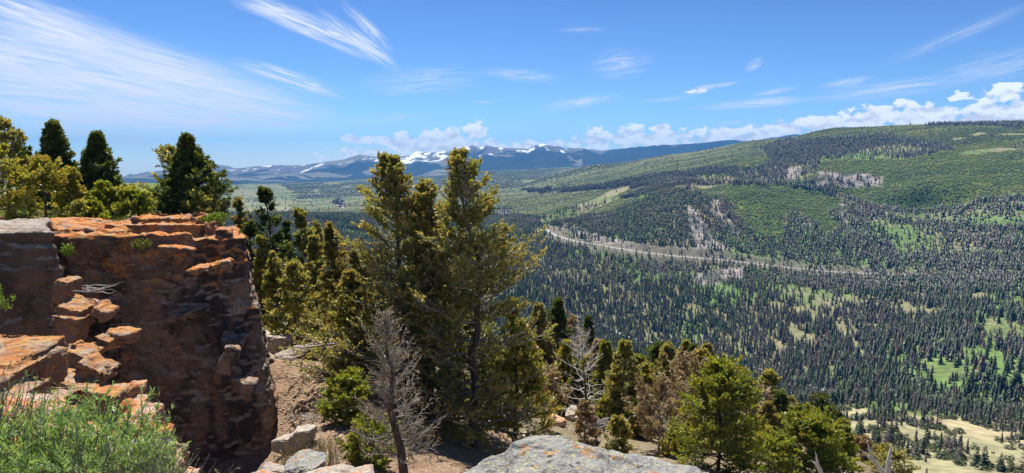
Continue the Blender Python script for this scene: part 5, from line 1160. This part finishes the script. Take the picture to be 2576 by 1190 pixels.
def dens(P, px, py, cv):
    qa = P[:, 0] * .55 - P[:, 1] * .83; qb = P[:, 0] * .83 + P[:, 1] * .55
    n1 = .6 * fbm(v3(qa / 330, qb / 34), 5, 201) + .4 * fbm(v3(P[:, 0] / 60, P[:, 1] / 110), 4, 207)
    clear = np.interp(px, [1300, 1800, 2100, 2600], [0.32, 0.39, 0.445, 0.46])
    b = sstep(clear - .045, clear + .035, n1)
    d = np.array([1.0, 0.0, 0.10, 0.24, 0.0])[cv] * np.where(cv == 0, 0.16 + 0.84 * b, 1)
    d = np.where((cv == 0) & (py < 600) & (py > 540) & (px > 2100), d * .7, d)
    rd = pathdist(P, ROAD); d *= 1 - 0.82 * (rd < 40) * np.interp(px, [2150, 2500], [1, .4]); d = np.maximum(d, 1.0 * (pathdist(P, RIVER) < 34) * (sstep(.40, .46, fbm(v3(P[:, 0] / 40, P[:, 1] / 40), 3, 7))))
    return d
P, px, py, cv, rg = forest_pts(150000, 560, 2150, 301, dens)
n = len(P); r = np.hypot(P[:, 0], P[:, 1])
Hh = rg.uniform(6, 17, n) * np.where(py > 985, .75, 1) * np.where(r > 1500, 1.08, 1); Hh = np.where(rg.random(n) < .15, Hh * .55, Hh) * np.where(r < 1000, 1.12, 1)
nd = fbm(v3(P[:, 0] / 160, P[:, 1] / 160), 4, 211)
dead = rg.random(n) < np.interp(nd, [.40, .60], [.08, .55])
g1 = np.array((0.028, 0.052, 0.026)); g2 = np.array((0.095, 0.130, 0.038)); tt = rg.random((n, 1)); cc = g1 * (1 - tt) + g2 * tt
dd = np.array((0.115, 0.092, 0.085)) * rg.uniform(.6, 1.5, (n, 1)); cc = cc * rg.uniform(.7, 1.5, (n, 1)); cc = np.where(dead[:, None], dd, cc)
red = rg.random(n) < .03; cc[red] = (0.22, 0.10, 0.06)
Wd = Hh * np.where(dead, .8, 1.05) * rg.uniform(.85, 1.3, n) * np.interp(px, [1900, 2200], [1, 1.4])
# spur trees and junipers on the tan ground and near slope
def dens2(P, px, py, cv):
    n1 = fbm(v3(P[:, 0] / 40, P[:, 1] / 40), 4, 231)
    return np.where(cv == 4, 0.05 + 0.9 * sstep(.50, .60, n1), np.where((cv == 0) | (cv == 2), .55 * sstep(.42, .55, n1) + .1, 0)) * (px > 1900)
P2, px2, py2, cv2, rg2 = forest_pts(5200, 240, 640, 302, dens2, a0=8, a1=42)
n2 = len(P2); jun = rg2.random(n2) < np.where(cv2 == 4, .68, .35); dead2 = ~jun & (rg2.random(n2) < .42)
H2 = np.where(jun, rg2.uniform(1.4, 4.4, n2), rg2.uniform(5, 10.5, n2))
# individuals: the ones that show largest
M_small = {}
def proto(V, F, colr, nm, seed):
    c = np.array(colr) * (0.8 + .4 * np.random.default_rng(seed).random((len(V) // 3 + 1, 1))); c = np.repeat(c, 3, 0)[:len(V)]
    return mesh_np(nm, V, F, M_forest, c)
live_me = [proto(*t, (0.036 + .012 * i, 0.058 + .014 * i, 0.026 + .004 * i), 'conifer', i) for i, t in enumerate(TPL_NEAR)]
dead_me = [proto(*flake_tree(60 + i, .15, 120), (0.13 + .03 * i, 0.10 + .025 * i, 0.09 + .02 * i), 'dead_conifer', 20 + i) for i in range(3)]
jun_me = [proto(*t, (0.055 + .02 * i, 0.075 + .018 * i, 0.025), 'juniper', 30 + i) for i, t in enumerate(TPL_JUN)]
allP = np.vstack([P, P2]); allH = np.concatenate([Hh, H2]); kind = np.concatenate([np.where(dead, 1, 0), np.where(jun, 2, np.where(dead2, 1, 0))])
allW = np.concatenate([Wd, np.where(jun, H2 * rg2.uniform(1.2, 1.9, n2), H2 * 1.25)]); allC = np.vstack([cc, np.where(dead2[:, None], (0.14, 0.11, 0.10), (0.05, 0.072, 0.03))])
pxa, pya = proj(allP); size = allH / np.hypot(allP[:, 0], allP[:, 1]) * ((pxa > 0) & (pxa < 2576) & (pya < 1230) & (pxa > 1380))
used = np.zeros(len(allP), bool)
spec = [(0, live_me, 'pine_tree', 'dark green conifer among those nearest on the valley floor by the river', 'tree', 'nearest conifers on the valley floor'),
        (1, dead_me, 'dead_pine_tree', 'grey-brown dead conifer among those nearest on the valley floor', 'dead tree', 'nearest dead conifers on the valley floor'),
        (2, jun_me, 'juniper_bush', 'low rounded green juniper dotted on the tan slope at the bottom right', 'bush', 'junipers on the tan slope')]
for kd, mes, nm, lb, ct, gr in spec:
    idx = np.nonzero((kind == kd) & (size > 0))[0]; idx = idx[np.argsort(-size[idx])][:165 if kd == 0 else 300]; used[idx] = True
    src = []
    for m in mes:
        o = bpy.data.objects.new(nm, m); tag(o, lb, ct, gr); src.append(o)
    first = set()
    for q, i in enumerate(idx):
        s = src[q % len(src)]; o = s if (q % len(src)) not in first else s.copy(); first.add(q % len(src))
        COL.objects.link(o); o.location = allP[i]
        zx = 'left of the white snags' if pxa[i] < 2150 else ('above the white snags' if pxa[i] < 2340 else 'near the right edge')
        zy = 'low on the tan slope' if pya[i] > 1090 else ('around the top of the tan slope' if pya[i] > 1015 else 'along the river')
        o['label'] = {0: 'dark green conifer ', 1: 'grey-brown dead conifer ', 2: 'low rounded green juniper '}[kd] + zy + ', ' + zx
        o['group'] = {0: 'green conifers ', 1: 'dead conifers ', 2: 'junipers '}[kd] + zy + ' ' + zx; o.scale = (allW[i], allW[i], allH[i]); o.rotation_euler = (0, 0, random.uniform(0, 6.28))
rest = ~used
ra = np.hypot(allP[:, 0], allP[:, 1])
def stuff(nm, mask, tpl, lb, cat, sd): 
    if mask.sum(): tag(scatter(nm, allP[mask], allH[mask], allC[mask], tpl, M_forest, sd, allW[mask]), lb, cat, kind='stuff')
stuff('forest', rest & (ra < 1250) & (kind < 2), TPL_MID, 'dense mixed green and dead grey conifer forest on the valley floor below the road', 'forest', 1)
stuff('forest', rest & (ra >= 1250) & (kind < 2), TPL_FAR, 'dark conifer forest on the slopes above the road', 'forest', 2)
stuff('shrubs', rest & (kind == 2), TPL_JUN, 'more low junipers thickly covering the folds of the tan slope', 'shrubs', 3)
# dark old trees on the plateau and its skyline
def dens3(P, px, py, cv):
    n1 = fbm(v3(P[:, 0] / 150, P[:, 1] / 150), 4, 241)
    return np.where(cv == 0, .35 + .65 * sstep(.4, .55, n1), np.where(cv == 1, .004 + .05 * sstep(.62, .70, n1), np.where(cv == 2, .01, .12)))
P3, px3, py3, cv3, rg3 = forest_pts(190000, 2050, 3900, 303, dens3); n3 = len(P3)
H3 = rg3.uniform(10, 17, n3); d3 = rg3.random(n3) < .35; c3_ = np.where(d3[:, None], np.array((0.10, 0.085, 0.08)), np.array((0.030, 0.050, 0.028))) * rg3.uniform(.7, 1.4, (n3, 1))
tag(scatter('forest', P3, H3, c3_, TPL_FAR, M_forest, 4, H3 * 1.1), 'scattered tall dark conifers standing above the young green forest on the plateau', 'forest', kind='stuff')
# young bright forest: many small trees
def dens4(P, px, py, cv): return (cv == 1) * 1.0
P4, px4, py4, cv4, rg4 = forest_pts(230000, 1500, 3500, 304, dens4); n4 = len(P4); P4, cvx = P4, cv4
tn = fbm(v3(P4[:, 0] / 180, P4[:, 1] / 60), 4, 251)[:, None]; tn = sstep(.35, .65, tn); c4 = np.array((0.070, 0.112, 0.018)) * (1 - tn) + np.array((0.195, 0.220, 0.028)) * tn
H4 = rg4.uniform(1.8, 3.2, n4) * np.interp(np.hypot(P4[:, 0], P4[:, 1]), [1500, 3500], [1, 1.5])
tag(scatter('young_forest', P4, H4, c4 * rg4.uniform(.85, 1.15, (n4, 1)), TPL_YNG, M_forest, 5, H4 * 2.6), 'carpet of young bright green pines over the domed hill and the plateau', 'forest', kind='stuff')
P5, px5, py5, cv5, rg5 = forest_pts(120000, 3400, 7600, 305, lambda P, px, py, cv: (cv != 2) * .8 + (cv == 2) * .01); n5 = len(P5)
c5 = np.array((0.050, 0.082, 0.026)) * rg5.uniform(.8, 1.25, (n5, 1)); H5 = rg5.uniform(5, 9, n5)
tag(scatter('forest', P5, H5, c5, TPL_YNG, M_forest, 6, H5 * 2.2), 'far blue-green forest on the plain below the mountains', 'forest', kind='stuff')
print('trees', n, n2, n3, n4, n5)

# ------------------------------------------------------------------ haze
hz = bpy.data.meshes.new('haze'); x0, x1, y0, y1, z0, z1 = -15500, 15500, -60, 15600, -420, 640
hz.from_pydata([(x0, y0, z0), (x1, y0, z0), (x1, y1, z0), (x0, y1, z0), (x0, y0, z1), (x1, y0, z1), (x1, y1, z1), (x0, y1, z1)], [], [(0, 3, 2, 1), (4, 5, 6, 7), (0, 1, 5, 4), (1, 2, 6, 5), (2, 3, 7, 6), (3, 0, 4, 7)])
m, t = mat_new('haze_air'); b = NB(t); o = b.n('ShaderNodeOutputMaterial')
pv = b.n('ShaderNodeVolumePrincipled', {'Color': (0.05, 0.38, 1.0, 1), 'Density': 5.4e-5, 'Anisotropy': 0.0})
t.links.new(pv.outputs[0], o.inputs['Volume']); hz.materials.append(m)
tag(link('haze', hz), 'thin blue air between the viewer and the mountains', 'haze', kind='stuff')
